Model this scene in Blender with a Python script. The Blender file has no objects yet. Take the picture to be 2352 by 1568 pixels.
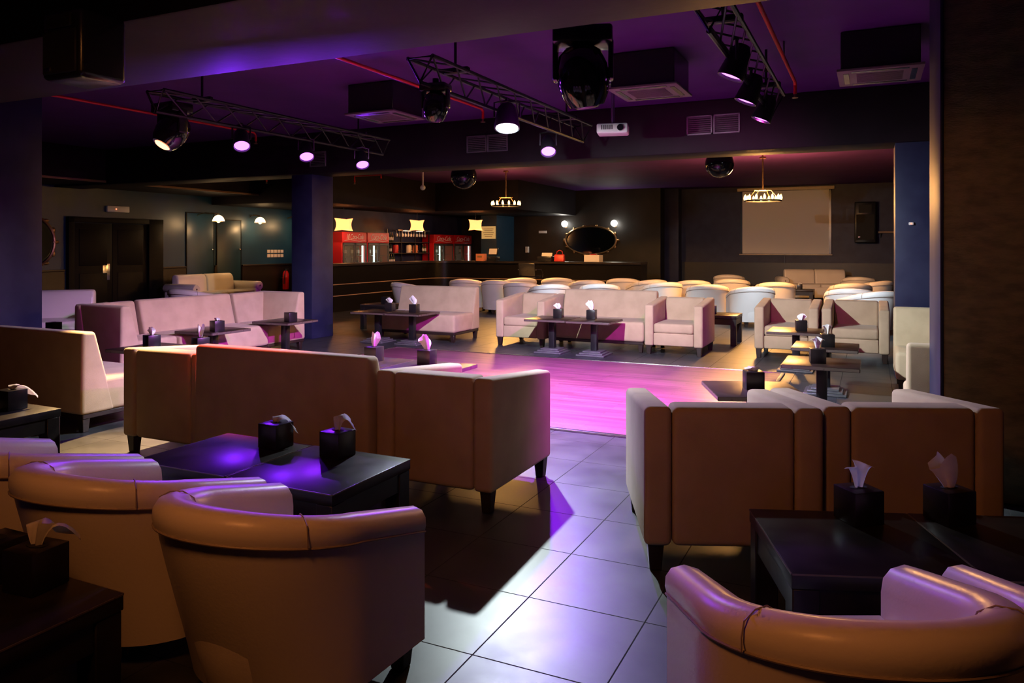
import bpy, bmesh, math, random
from mathutils import Vector, Matrix, Euler
R = math.radians
PI = math.pi
random.seed(7)
SC = bpy.context.scene
COL = SC.collection
A = R(25.4)                 # the room's axes are turned 25.4 degrees from the camera's
CA, SA = math.cos(A), math.sin(A)
CEIL = 3.3

def W(a, b, z=0.0):         # room coordinates (a to the right, b towards the bar) to world
    return Vector((a*CA + b*SA, -a*SA + b*CA, z))
ROOM = -A
FACE_FAR, FACE_NEAR, FACE_RIGHT, FACE_LEFT = -A, PI-A, -PI/2-A, PI/2-A

# ------------------------------------------------------------------ materials
def new_mat(name):
    m = bpy.data.materials.new(name); m.use_nodes = True
    nt = m.node_tree
    return m, nt, nt.nodes['Principled BSDF'], nt.links

def mat(name, col, rough=.6, metal=0., col2=None, scale=8., bump=0., bscale=60., emit=None, es=0., sheen=0., spec=.5,
        rvar=0., coat=0., detail=4., stretch=None):
    m, nt, p, L = new_mat(name)
    p.inputs['Base Color'].default_value = (*col, 1)
    p.inputs['Roughness'].default_value = rough
    p.inputs['Metallic'].default_value = metal
    p.inputs['Specular IOR Level'].default_value = spec
    if coat: p.inputs['Coat Weight'].default_value = coat; p.inputs['Coat Roughness'].default_value = .15
    if sheen:
        p.inputs['Sheen Weight'].default_value = sheen; p.inputs['Sheen Roughness'].default_value = .45
    if emit:
        p.inputs['Emission Color'].default_value = (*emit, 1); p.inputs['Emission Strength'].default_value = es
    tc = nt.nodes.new('ShaderNodeTexCoord')
    src = tc.outputs['Object']
    if stretch:
        mp = nt.nodes.new('ShaderNodeMapping'); mp.inputs['Scale'].default_value = stretch
        L.new(src, mp.inputs['Vector']); src = mp.outputs['Vector']
    if col2 or rvar:
        n = nt.nodes.new('ShaderNodeTexNoise'); n.inputs['Scale'].default_value = scale; n.inputs['Detail'].default_value = detail
        L.new(src, n.inputs['Vector'])
        cr = nt.nodes.new('ShaderNodeValToRGB')
        cr.color_ramp.elements[0].position = .35; cr.color_ramp.elements[1].position = .65
        cr.color_ramp.elements[0].color = (*col, 1); cr.color_ramp.elements[1].color = (*(col2 or col), 1)
        L.new(n.outputs['Fac'], cr.inputs['Fac'])
        if col2: L.new(cr.outputs['Color'], p.inputs['Base Color'])
        if rvar:
            mr = nt.nodes.new('ShaderNodeMapRange'); mr.inputs['To Min'].default_value = rough-rvar; mr.inputs['To Max'].default_value = rough+rvar
            L.new(n.outputs['Fac'], mr.inputs['Value']); L.new(mr.outputs['Result'], p.inputs['Roughness'])
    if bump:
        n2 = nt.nodes.new('ShaderNodeTexNoise'); n2.inputs['Scale'].default_value = bscale; n2.inputs['Detail'].default_value = 5
        L.new(src, n2.inputs['Vector'])
        b = nt.nodes.new('ShaderNodeBump'); b.inputs['Strength'].default_value = bump; b.inputs['Distance'].default_value = .01
        L.new(n2.outputs['Fac'], b.inputs['Height']); L.new(b.outputs['Normal'], p.inputs['Normal'])
    return m

def emis(name, col, s):
    m, nt, p, L = new_mat(name)
    p.inputs['Base Color'].default_value = (*[min(1, c) for c in col], 1)
    p.inputs['Emission Color'].default_value = (*col, 1); p.inputs['Emission Strength'].default_value = s
    return m

M = {}
M['velvet'] = mat('beige_velvet', (.47, .35, .225), .92, col2=(.54, .405, .265), scale=5, bump=.12, bscale=220, sheen=.12)
M['leather'] = mat('cream_leather', (.80, .73, .67), .34, col2=(.84, .77, .71), scale=3, bump=.06, bscale=90, rvar=.05)
M['piping'] = mat('leather_piping', (.34, .27, .22), .5)
M['darkwood'] = mat('dark_stained_wood', (.018, .010, .008), .4, col2=(.028, .016, .012), scale=14, stretch=(1, 1, 8))
M['blacktable'] = mat('black_lacquer', (.010, .008, .009), .33, spec=.35, col2=(.02, .015, .014), scale=9, rvar=.07, bump=.02, bscale=25)
M['tableedge'] = mat('lighter_table_edge', (.10, .075, .065), .3, rvar=.1, scale=20)  # lighter than the tops; on coffee tables it paints the edge highlight
M['browntable'] = mat('dark_brown_laminate', (.020, .011, .009), .34, spec=.35, col2=(.03, .017, .013), scale=12, rvar=.06)
M['castmetal'] = mat('grey_cast_metal', (.16, .16, .17), .45, metal=.6, col2=(.2, .2, .21), scale=20)
M['blackmetal'] = mat('black_metal', (.015, .015, .017), .35, metal=.3, rvar=.05, scale=20)
M['blackplastic'] = mat('black_plastic', (.012, .012, .014), .25, rvar=.05, scale=15)
M['glossblack'] = mat('glossy_black_shell', (.008, .008, .01), .08)
M['box'] = mat('black_leatherette', (.012, .010, .011), .28, bump=.05, bscale=150)
M['tissue'] = mat('white_tissue', (.80, .78, .78), .9, col2=(.86, .84, .84), scale=25)
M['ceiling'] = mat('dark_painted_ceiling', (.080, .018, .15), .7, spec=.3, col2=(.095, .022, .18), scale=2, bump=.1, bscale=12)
M['beam'] = mat('black_painted_beam', (.012, .009, .012), .6, spec=.15, col2=(.016, .012, .016), scale=3, bump=.15, bscale=10)
M['bluewall'] = mat('slate_blue_paint', (.009, .042, .085), .38, col2=(.012, .050, .098), scale=2.5, bump=.03, bscale=30)
M['navy'] = mat('navy_paint', (.016, .017, .055), .45, spec=.3, col2=(.025, .028, .072), scale=4, bump=.06, bscale=30)
M['backwall'] = mat('charcoal_paint', (.011, .010, .009), .42, spec=.3, col2=(.017, .015, .014), scale=2, bump=.03, bscale=20)
M['brownwall'] = mat('brown_textured_panel', (.15, .125, .065), .5, col2=(.26, .215, .11), scale=9, bump=.35, bscale=45, detail=8, stretch=(1, 1, 2.5))
M['dado'] = mat('dark_wood_wainscot', (.010, .006, .004), .4, col2=(.014, .008, .006), scale=10, stretch=(1, 1, 6))
M['doorblack'] = mat('black_door_paint', (.004, .0035, .003), .5, spec=.12, col2=(.006, .005, .004), scale=12, stretch=(1, 1, 5))
M['barpanel'] = mat('black_bar_lacquer', (.005, .004, .004), .3, spec=.12, col2=(.007, .006, .005), scale=12, stretch=(1, 1, 5))
M['redpipe'] = mat('red_pipe_paint', (.55, .012, .02), .35, emit=None)
M['truss'] = mat('black_truss_steel', (.02, .02, .024), .35, metal=.5)
M['white'] = mat('white_plastic', (.75, .74, .74), .4)
M['screen'] = mat('projection_screen_cloth', (.80, .77, .74), .9, bump=.02, bscale=40)
M['chrome'] = mat('brushed_steel', (.55, .55, .57), .25, metal=1.)
M['gold'] = mat('antique_gold', (.40, .26, .12), .3, metal=.9, col2=(.25, .15, .07), scale=30, bump=.3, bscale=40)
M['mirror'] = mat('mirror_glass', (.55, .60, .60), .06, metal=1.)
M['red'] = mat('red_enamel', (.65, .012, .015), .3)
M['redsoft'] = mat('red_plastic', (.55, .03, .025), .45)
M['creamplastic'] = mat('cream_plastic', (.70, .60, .48), .5)
M['orangebox'] = mat('orange_card', (.65, .22, .10), .6)
M['paper'] = mat('white_paper', (.7, .65, .6), .8)
M['yellowboard'] = mat('yellow_notice_board', (.80, .62, .28), .6, emit=(1, .62, .2), es=.35)
M['ink'] = mat('brown_ink', (.25, .14, .05), .8)
M['fridgeframe'] = mat('grey_aluminium_frame', (.10, .10, .11), .35, metal=.5)
M['fridgein'] = mat('fridge_interior', (.10, .11, .11), .5)
M['bottle'] = mat('dark_bottle_glass', (.03, .05, .03), .08)
M['clearglassware'] = mat('pale_glassware', (.55, .55, .55), .1)
M['whitegloss'] = mat('white_lettering', (.85, .82, .80), .4)
M['tan'] = mat('tan_timber', (.30, .19, .11), .5)
M['stone'] = mat('grey_counter_edge', (.30, .27, .25), .3)
M['rubber'] = mat('black_rubber', (.01, .01, .01), .7)
M['sticker'] = mat('white_sticker', (.8, .78, .76), .6)
M['lens_white'] = emis('white_lamp_lens', (.85, 1., 1.), 12)
M['lens_violet'] = emis('violet_lamp_lens', (.50, .12, 1.), 4.5)
M['lens_pink'] = emis('pink_lamp_lens', (.75, .16, 1.), 4)
M['lens_red'] = emis('warm_red_lamp_lens', (1., .30, .14), 5)
M['candle'] = emis('warm_candle_bulb', (1., .58, .20), 5)
M['bulb'] = emis('bright_globe_bulb', (1., .97, .88), 22)
M['dome'] = emis('lit_dome_shade', (1., .62, .28), 7)
M['shade'] = emis('lit_paper_shade', (1., .40, .13), 1.9)
M['fridgelamp'] = emis('fridge_strip_lamp', (.75, 1., .92), 2.4)
M['shelflamp'] = emis('shelf_strip_lamp', (1., .8, .6), 2)
M['redled'] = emis('red_indicator', (1., .12, .05), 6)
M['blueled'] = emis('blue_indicator', (.35, .55, 1.), 6)

def glass_mat():
    m, nt, p, L = new_mat('door_glass')
    p.inputs['Base Color'].default_value = (.75, .8, .8, 1); p.inputs['Roughness'].default_value = .03
    tr = nt.nodes.new('ShaderNodeBsdfTransparent'); tr.inputs['Color'].default_value = (.8, .85, .85, 1)
    mx = nt.nodes.new('ShaderNodeMixShader'); mx.inputs['Fac'].default_value = .12
    L.new(tr.outputs[0], mx.inputs[1]); L.new(p.outputs[0], mx.inputs[2])
    L.new(mx.outputs[0], nt.nodes['Material Output'].inputs['Surface'])
    return m
M['glass'] = glass_mat()

def tile_mat():
    m, nt, p, L = new_mat('grey_floor_tiles')
    tc = nt.nodes.new('ShaderNodeTexCoord')
    mp = nt.nodes.new('ShaderNodeMapping'); mp.inputs['Location'].default_value = (1.306+20, -2.416+30, 0)
    L.new(tc.outputs['Object'], mp.inputs['Vector'])
    br = nt.nodes.new('ShaderNodeTexBrick'); br.offset = 0; br.squash = 1
    br.inputs['Scale'].default_value = 1; br.inputs['Brick Width'].default_value = .5; br.inputs['Row Height'].default_value = .5
    br.inputs['Mortar Size'].default_value = .0035; br.inputs['Mortar Smooth'].default_value = .3
    br.inputs['Color1'].default_value = (.034, .037, .040, 1); br.inputs['Color2'].default_value = (.044, .047, .051, 1)
    br.inputs['Mortar'].default_value = (.004, .004, .005, 1)
    L.new(mp.outputs['Vector'], br.inputs['Vector'])
    n = nt.nodes.new('ShaderNodeTexNoise'); n.inputs['Scale'].default_value = 3.5; n.inputs['Detail'].default_value = 9; n.inputs['Roughness'].default_value = .65
    L.new(tc.outputs['Object'], n.inputs['Vector'])
    cr = nt.nodes.new('ShaderNodeValToRGB')
    cr.color_ramp.elements[0].position = .3; cr.color_ramp.elements[0].color = (.5, .5, .5, 1)
    cr.color_ramp.elements[1].position = .72; cr.color_ramp.elements[1].color = (1.25, 1.25, 1.25, 1)
    L.new(n.outputs['Fac'], cr.inputs['Fac'])
    mx = nt.nodes.new('ShaderNodeMix'); mx.data_type = 'RGBA'; mx.blend_type = 'MULTIPLY'; mx.inputs['Factor'].default_value = 1
    L.new(br.outputs['Color'], mx.inputs[6]); L.new(cr.outputs['Color'], mx.inputs[7])
    L.new(mx.outputs[2], p.inputs['Base Color'])
    mr = nt.nodes.new('ShaderNodeMapRange'); mr.inputs['To Min'].default_value = .30; mr.inputs['To Max'].default_value = .48; p.inputs['Specular IOR Level'].default_value = .65
    L.new(n.outputs['Fac'], mr.inputs['Value'])
    mm = nt.nodes.new('ShaderNodeMath'); mm.operation = 'MAXIMUM'; L.new(mr.outputs['Result'], mm.inputs[0]); L.new(br.outputs['Fac'], mm.inputs[1]); L.new(mm.outputs[0], p.inputs['Roughness'])
    b = nt.nodes.new('ShaderNodeBump'); b.inputs['Strength'].default_value = .12; b.inputs['Distance'].default_value = .003; b.invert = True
    L.new(br.outputs['Fac'], b.inputs['Height']); L.new(b.outputs['Normal'], p.inputs['Normal'])
    return m
M['tile'] = tile_mat()

def parquet_mat():
    m, nt, p, L = new_mat('dance_floor_parquet')
    tc = nt.nodes.new('ShaderNodeTexCoord')
    br = nt.nodes.new('ShaderNodeTexBrick'); br.offset = .37
    br.inputs['Scale'].default_value = 1; br.inputs['Brick Width'].default_value = .9; br.inputs['Row Height'].default_value = .065
    br.inputs['Mortar Size'].default_value = .0015; br.inputs['Bias'].default_value = 0
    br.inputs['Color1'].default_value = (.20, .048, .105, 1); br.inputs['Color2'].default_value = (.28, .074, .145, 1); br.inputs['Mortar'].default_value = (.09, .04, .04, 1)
    L.new(tc.outputs['Object'], br.inputs['Vector'])
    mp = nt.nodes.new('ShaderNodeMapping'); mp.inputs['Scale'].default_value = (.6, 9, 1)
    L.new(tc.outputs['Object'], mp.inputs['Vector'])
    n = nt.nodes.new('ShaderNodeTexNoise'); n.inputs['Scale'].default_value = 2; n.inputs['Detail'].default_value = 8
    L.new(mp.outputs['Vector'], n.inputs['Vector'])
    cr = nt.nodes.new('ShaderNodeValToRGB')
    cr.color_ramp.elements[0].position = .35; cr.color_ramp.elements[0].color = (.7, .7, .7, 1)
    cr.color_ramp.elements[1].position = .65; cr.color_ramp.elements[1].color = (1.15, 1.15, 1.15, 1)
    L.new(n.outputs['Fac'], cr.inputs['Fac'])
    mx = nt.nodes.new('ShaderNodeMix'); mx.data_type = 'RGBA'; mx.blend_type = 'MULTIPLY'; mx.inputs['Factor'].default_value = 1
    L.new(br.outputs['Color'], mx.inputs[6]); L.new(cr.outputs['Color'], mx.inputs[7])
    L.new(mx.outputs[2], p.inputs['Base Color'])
    p.inputs['Roughness'].default_value = .42
    return m
M['parquet'] = parquet_mat()

# ------------------------------------------------------------------ mesh helpers
def merge(bm, tmp, mx=None):
    if mx is not None: bmesh.ops.transform(tmp, matrix=mx, verts=tmp.verts)
    me = bpy.data.meshes.new('tmp'); tmp.to_mesh(me); tmp.free()
    bm.from_mesh(me); bpy.data.meshes.remove(me)

def xf(c=(0, 0, 0), rot=(0, 0, 0)):
    return Matrix.Translation(c) @ Euler(rot).to_matrix().to_4x4()

def rbox(bm, c, s, r=.01, seg=2, rot=(0, 0, 0), taper=None):
    """bevelled box, centre c, full size s; taper scales the lower end in x,y"""
    t = bmesh.new(); bmesh.ops.create_cube(t, size=1)
    for v in t.verts:
        v.co = Vector((v.co.x*s[0], v.co.y*s[1], v.co.z*s[2]))
        if taper and v.co.z < 0: v.co.x *= taper; v.co.y *= taper
    r = min(r, .49*min(s))
    if r > 0: bmesh.ops.bevel(t, geom=t.edges[:], offset=r, segments=seg, profile=.5, affect='EDGES')
    merge(bm, t, xf(c, rot)); return bm

def prism(bm, poly, x0, x1, r=.015, seg=3, mx=None):
    """polygon of (y, z) points extruded along x, edges rounded"""
    t = bmesh.new()
    v0 = [t.verts.new((x0, y, z)) for y, z in poly]; v1 = [t.verts.new((x1, y, z)) for y, z in poly]
    n = len(poly)
    t.faces.new(v0); t.faces.new(v1[::-1])
    for i in range(n): t.faces.new((v0[i], v1[i], v1[(i+1) % n], v0[(i+1) % n]))
    bmesh.ops.recalc_face_normals(t, faces=t.faces[:])
    if r > 0: bmesh.ops.bevel(t, geom=t.edges[:], offset=r, segments=seg, profile=.5, affect='EDGES')
    merge(bm, t, mx); return bm

def lathe(bm, prof, n=24, c=(0, 0, 0), rot=(0, 0, 0)):
    t = bmesh.new(); rings = []
    for rr, z in prof:
        if rr < 1e-5: rings.append([t.verts.new((0, 0, z))])
        else: rings.append([t.verts.new((rr*math.cos(2*PI*i/n), rr*math.sin(2*PI*i/n), z)) for i in range(n)])
    for p, q in zip(rings, rings[1:]):
        for i in range(n):
            j = (i+1) % n
            if len(p) == 1 and len(q) == 1: continue
            if len(p) == 1: t.faces.new((p[0], q[i], q[j]))
            elif len(q) == 1: t.faces.new((p[i], p[j], q[0]))
            else: t.faces.new((p[i], p[j], q[j], q[i]))
    bmesh.ops.recalc_face_normals(t, faces=t.faces[:])
    merge(bm, t, xf(c, rot)); return bm

def cyl(bm, c, r, h, n=20, rot=(0, 0, 0), r2=None):
    r2 = r if r2 is None else r2
    return lathe(bm, [(0, -h/2), (r, -h/2), (r2, h/2), (0, h/2)], n, c, rot)

def tube(bm, pts, r, n=8, closed=False):
    t = bmesh.new(); pts = [Vector(p) for p in pts]; N = len(pts); rings = []
    up = None
    for i, p in enumerate(pts):
        if closed: d = pts[(i+1) % N]-pts[i-1]
        else: d = pts[min(i+1, N-1)]-pts[max(i-1, 0)]
        d.normalize()
        if up is None: up = Vector((0, 0, 1)) if abs(d.z) < .9 else Vector((1, 0, 0))
        s = d.cross(up); s.normalize(); up = s.cross(d); up.normalize()
        rings.append([t.verts.new(p + s*r*math.cos(2*PI*k/n) + up*r*math.sin(2*PI*k/n)) for k in range(n)])
    rng = range(N) if closed else range(N-1)
    for i in rng:
        p, q = rings[i], rings[(i+1) % N]
        for k in range(n): t.faces.new((p[k], p[(k+1) % n], q[(k+1) % n], q[k]))
    if not closed: t.faces.new(rings[0][::-1]); t.faces.new(rings[-1])
    bmesh.ops.recalc_face_normals(t, faces=t.faces[:])
    merge(bm, t); return bm

def sphere(bm, c, r, u=16, v=10, sc=(1, 1, 1)):
    t = bmesh.new(); bmesh.ops.create_uvsphere(t, u_segments=u, v_segments=v, radius=r)
    for q in t.verts: q.co = Vector((q.co.x*sc[0], q.co.y*sc[1], q.co.z*sc[2]))
    merge(bm, t, xf(c)); return bm

def NB(): return bmesh.new()

def obj(name, bm, m, parent=None, loc=(0, 0, 0), rz=0, angle=40):
    me = bpy.data.meshes.new(name); bm.to_mesh(me); bm.free()
    me.materials.append(M[m] if isinstance(m, str) else m)
    for p in me.polygons: p.use_smooth = True
    me.set_sharp_from_angle(angle=R(angle))
    o = bpy.data.objects.new(name, me); COL.objects.link(o)
    if parent is not None: o.parent = parent
    o.location = loc; o.rotation_euler = (0, 0, rz)
    return o

def tag(o, label, cat, group=None):
    o['label'] = label; o['category'] = cat
    if group: o['group'] = group
    return o

def thing(name, label, cat, loc=(0, 0, 0), rz=0, group=None):
    o = bpy.data.objects.new(name, None); COL.objects.link(o); o.empty_display_size = .1
    o.location = loc; o.rotation_euler = (0, 0, rz)
    return tag(o, label, cat, group)

def struct(name, bm, m, room=True, label=None, parent=None):
    o = obj(name, bm, m, parent)
    if room and parent is None: o.rotation_euler = (0, 0, ROOM)
    if parent is None: o['kind'] = 'structure'
    if label: o['label'] = label
    return o

def copy_tree(o, parent=None):
    c = o.copy(); COL.objects.link(c)
    if parent is not None: c.parent = parent
    for ch in list(o.children):
        copy_tree(ch, c)
    return c

class Kind:
    """the first call places the first-built one itself, later calls place copies of it and its parts"""
    def __init__(s, root): s.root = root; s.used = False
    def put(s, loc, rz, label, group=None):
        o = copy_tree(s.root) if s.used else s.root
        s.used = True; o.scale = (1, 1, 1)
        o.location = loc; o.rotation_euler = (0, 0, rz); o['label'] = label
        if group: o['group'] = group
        return o

def light(kind, name, loc, power, col, parent=None, rad=.03, target=None, size=R(120), blend=.5):
    d = bpy.data.lights.new(name, kind); d.energy = power; d.color = col; d.shadow_soft_size = rad
    o = bpy.data.objects.new(name, d); COL.objects.link(o); o.location = loc
    if kind == 'SPOT': d.spot_size = size; d.spot_blend = blend
    if target is not None:
        o.rotation_euler = (Vector(target)-Vector(loc)).to_track_quat('-Z', 'Y').to_euler()
    if parent is not None:
        bpy.context.view_layer.update()
        o.parent = parent; o.matrix_parent_inverse = parent.matrix_world.inverted()
    return o

# ------------------------------------------------------------------ camera
F = 1739.0
cam = bpy.data.cameras.new('camera'); co = bpy.data.objects.new('camera', cam); COL.objects.link(co)
co.location = (0, 0, 1.475); co.rotation_euler = (R(90), 0, 0)
cam.sensor_width = 36; cam.lens = 36*F/2352; cam.shift_y = -216/2352; cam.clip_start = .05; cam.clip_end = 100
SC.camera = co
w = bpy.data.worlds.new('dark'); SC.world = w; w.use_nodes = True
w.node_tree.nodes['Background'].inputs['Color'].default_value = (.02, .02, .03, 1)
w.node_tree.nodes['Background'].inputs['Strength'].default_value = .05
SC.view_settings.view_transform = 'Standard'; SC.view_settings.look = 'None'
SC.view_settings.gamma = 1; SC.view_settings.exposure = 0
SC.view_settings.use_curve_mapping = False
SC.cycles.use_denoising = True
SC.cycles.use_adaptive_sampling = True; SC.cycles.adaptive_threshold = .12; SC.cycles.adaptive_min_samples = 16
SC.cycles.max_bounces = 6; SC.cycles.transmission_bounces = 2; SC.cycles.transparent_max_bounces = 6; SC.cycles.diffuse_bounces = 2; SC.cycles.glossy_bounces = 2
SC.cycles.sample_clamp_indirect = 4
SC.cycles.caustics_reflective = False; SC.cycles.caustics_refractive = False

# ------------------------------------------------------------------ the room
def bx(x0, x1, y0, y1, z0, z1, r=0., bm=None):
    return rbox(bm or NB(), ((x0+x1)/2, (y0+y1)/2, (z0+z1)/2), (x1-x0, y1-y0, z1-z0), r)
struct('floor', bx(-14.6, 2.4, -4, 25.2, -.1, 0), 'tile')
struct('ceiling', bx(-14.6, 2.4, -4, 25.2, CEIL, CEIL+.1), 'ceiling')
struct('wall_left', bx(-14.6, -14.4, -4, 25.2, 0, CEIL), 'bluewall')
struct('wall_right', bx(2.2, 2.4, -4, 25.2, 0, CEIL), 'backwall')
struct('wall_near', bx(-14.4, 2.2, -4.2, -4, 0, CEIL), 'backwall')
struct('wall_back', bx(-14.4, -5.84, 22.9, 25.2, 0, CEIL), 'backwall')
struct('wall_far', bx(-5.84, 2.2, 23.8, 25.2, 0, CEIL), 'navy')
struct('wall_bar', bx(-13.2, -12.8, 15.75, 22.9, 0, CEIL), 'navy')
struct('beam', bx(-14.4, 2.2, 2.7, 3.8, 2.65, CEIL, .02), 'beam', label='black beam crossing the ceiling nearest the camera')
struct('beam', bx(-14.4, 2.2, 9.5, 10.1, 2.65, CEIL, .02), 'beam', label='dark beam beyond the dance floor with air grilles')
# columns
struct('column', bx(-8.55, -8.13, 9.62, 10.15, 0, 2.7, .008), 'navy', label='navy square column behind the curved beige sofa group')
struct('column', bx(-9.05, -8.54, 5.0, 5.5, 0, CEIL, .008), 'navy', label='blue column at the left edge')
struct('column', bx(.24, .85, 9.55, 10.1, 0, 2.7, .008), 'navy', label='blue column behind the sofa at right')
struct('wall_pier', bx(.385, 2.2, 5.16, 6.05, 0, CEIL, .004), 'brownwall', label='brown textured wall pier at right')
struct('trim_1', bx(.368, .386, 5.15, 6.06, 0, CEIL, .004), 'navy', label='blue edge strip of the brown pier')
struct('column', bx(-5.85, -5.4, 23.4, 23.82, 0, CEIL, .01), 'navy', label='slim blue pilaster left of the screen')
# wainscot along the left wall, dropped soffits
for i, (b0, b1) in enumerate(((-3.9, 9.7), (11.98, 12.62), (13.47, 13.54), (14.36, 17.6))):
    bm = bx(-14.4, -14.36, b0, b1, 0, 1.0); bx(-14.4, -14.34, b0, b1, 1.0, 1.04, .006, bm)
    struct('baseboard_left', bm, 'dado', label='dark wood wainscot with rail')
struct('baseboard_far', bx(-5.38, 2.2, 23.75, 23.8, 0, 1.02), 'dado')
struct('ceiling_soffit', bx(-14.4, -12.9, 4, 13.4, 2.69, CEIL, .01), 'beam', label='dropped soffit above the blue wall')
bm = bx(-14.4, -11.2, 13.4, 22.9, 2.50, CEIL, .01); bx(-11.2, -8.6, 18.5, 22.9, 2.50, CEIL, .01, bm)
struct('ceiling_soffit', bm, 'beam', label='dropped soffit above the bar')
struct('trim_2', bx(-12.92, -12.88, 4, 13.4, 2.68, 2.72, .004), 'tan', label='thin timber edge of the soffit')
struct('wall_pier', bx(-11.36, -10.80, 21.6, 22.9, 0, 2.5), 'bluewall', label='blue pier at the right end of the bar shelves')
# dance floor
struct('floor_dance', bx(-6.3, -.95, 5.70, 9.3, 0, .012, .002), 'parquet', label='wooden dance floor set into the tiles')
bm = bx(-6.34, -.91, 5.665, 5.705, 0, .018, .004); bx(-6.34, -.91, 9.295, 9.335, 0, .018, .004, bm)
bx(-6.34, -6.3, 5.7, 9.3, 0, .018, .004, bm); bx(-.95, -.91, 5.7, 9.3, 0, .018, .004, bm)
struct('trim_3', bm, 'chrome', label='metal edging of the dance floor')

# doors in the left wall
def rprim(name, bm, m, label=None): return struct(name, bm, m, label=label)
bm = bx(-14.4, -14.30, 9.74, 9.86, 0, 2.09, .004); bx(-14.4, -14.30, 11.58, 11.95, 0, 2.09, .004, bm); bx(-14.4, -14.30, 9.74, 11.95, 1.98, 2.09, .004, bm)
d = rprim('door_1', bm, 'doorblack', 'black double doors in the blue wall')
for b0, b1 in ((9.87, 10.72), (10.73, 11.57)):
    lf = obj('door_leaf', bx(-14.4, -14.35, b0, b1, .01, 1.97, .004), 'doorblack', d)
    bm = NB()
    for z0, z1 in ((.2, .95), (1.1, 1.85)): bx(-14.352, -14.34, b0+.12, b1-.12, z0, z1, .004, bm)
    obj('panel', bm, 'doorblack', lf)
obj('push_plate', bx(-14.352, -14.34, 10.50, 10.66, .80, 1.14, .002), 'chrome', d)
for n, (b0, b1, h) in enumerate(((12.66, 13.45, 2.28), (13.56, 14.32, 2.14))):
    bm = bx(-14.4, -14.375, b0, b1, 0, h, .003)
    d = rprim('door_%d' % (n+2), bm, 'bluewall', 'blue flush door beside the wall lamps')
    bm = bx(-14.4, -14.372, b0-.025, b0, 0, h+.02); bx(-14.4, -14.372, b1, b1+.02, 0, h+.02, 0, bm); bx(-14.4, -14.372, b0, b1, h, h+.02, 0, bm)
    obj('door_frame', bm, 'doorblack', d)
    obj('door_knob', sphere(NB(), (-14.34, b1-.07, 1.42), .028), 'chrome', d)

# ------------------------------------------------------------------ furniture
def legs4(root, m, pts, h, w, taper=.7):
    for x, y in pts:
        obj('leg', rbox(NB(), (x, y, h/2), (w, w, h), .004, 1, taper=taper), m, root)

def make_armchair():
    t = thing('armchair', '', 'armchair')
    w, d = .40, .44
    for s in (-1, 1):
        x0, x1 = (s*w, s*(w-.125)) if s < 0 else (w-.125, w)
        prism(bm := NB(), [(-d, .12), (d, .12), (d, .68), (-d, .755)], min(x0, x1), max(x0, x1), .028, 4)
        obj('arm', bm, 'velvet', t)
    obj('backrest', prism(NB(), [(-d+.004, .12), (-.20, .12), (-.27, .75), (-d+.004, .75)], -w+.127, w-.127, .03, 4), 'velvet', t)
    obj('seat_base', rbox(NB(), (0, .10, .215), (.545, .66, .17), .015, 3), 'velvet', t)
    obj('seat_cushion', rbox(NB(), (0, .10, .365), (.543, .675, .135), .035, 4), 'velvet', t)
    legs4(t, 'darkwood', [(-.345, -.38), (.345, -.38), (-.345, .385), (.345, .385)], .135, .075)
    return t

def sofa_back_poly(d): return [(-d, .15), (-d+.30, .15), (-d+.23, .43), (-d+.125, .83), (-d+.01, .83)]
def make_loveseat(wd=1.46):
    t = thing('loveseat', '', 'sofa'); w, d = wd/2, .42
    obj('backrest', prism(NB(), sofa_back_poly(d), -w, w, .03, 4), 'velvet', t)
    obj('seat', rbox(NB(), (0, .06, .29), (wd-.006, .72, .28), .04, 4), 'velvet', t)
    obj('base_rail', rbox(NB(), (0, 0, .132), (wd-.03, .80, .04), .005, 1), 'darkwood', t)
    legs4(t, 'darkwood', [(-w+.06, -.36), (w-.06, -.36), (-w+.06, .36), (w-.06, .36)], .13, .07)
    return t

def make_corner(side):
    """square corner unit: a back behind and one along the given side"""
    t = thing('corner_sofa', '', 'sofa'); w, d = .40, .38
    obj('backrest', prism(NB(), sofa_back_poly(d), -w, w, .03, 4), 'velvet', t)
    mx = Matrix.Rotation(-PI/2 if side < 0 else PI/2, 4, 'Z')
    bm = prism(NB(), [(-w, .15), (-w+.28, .15), (-w+.21, .43), (-w+.12, .825), (-w+.01, .825)], -d if side > 0 else -d+.05, d-.05 if side > 0 else d, .03, 4, mx)
    obj('side_backrest', bm, 'velvet', t)
    obj('seat', rbox(NB(), (-side*.12, .09, .29), (.56, .57, .28), .035, 4), 'velvet', t)
    obj('base_rail', rbox(NB(), (0, 0, .132), (.77, .73, .04), .005, 1), 'darkwood', t)
    legs4(t, 'darkwood', [(-.34, -.32), (.34, -.32), (-.34, .32), (.34, .32)], .13, .07)
    return t

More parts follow.
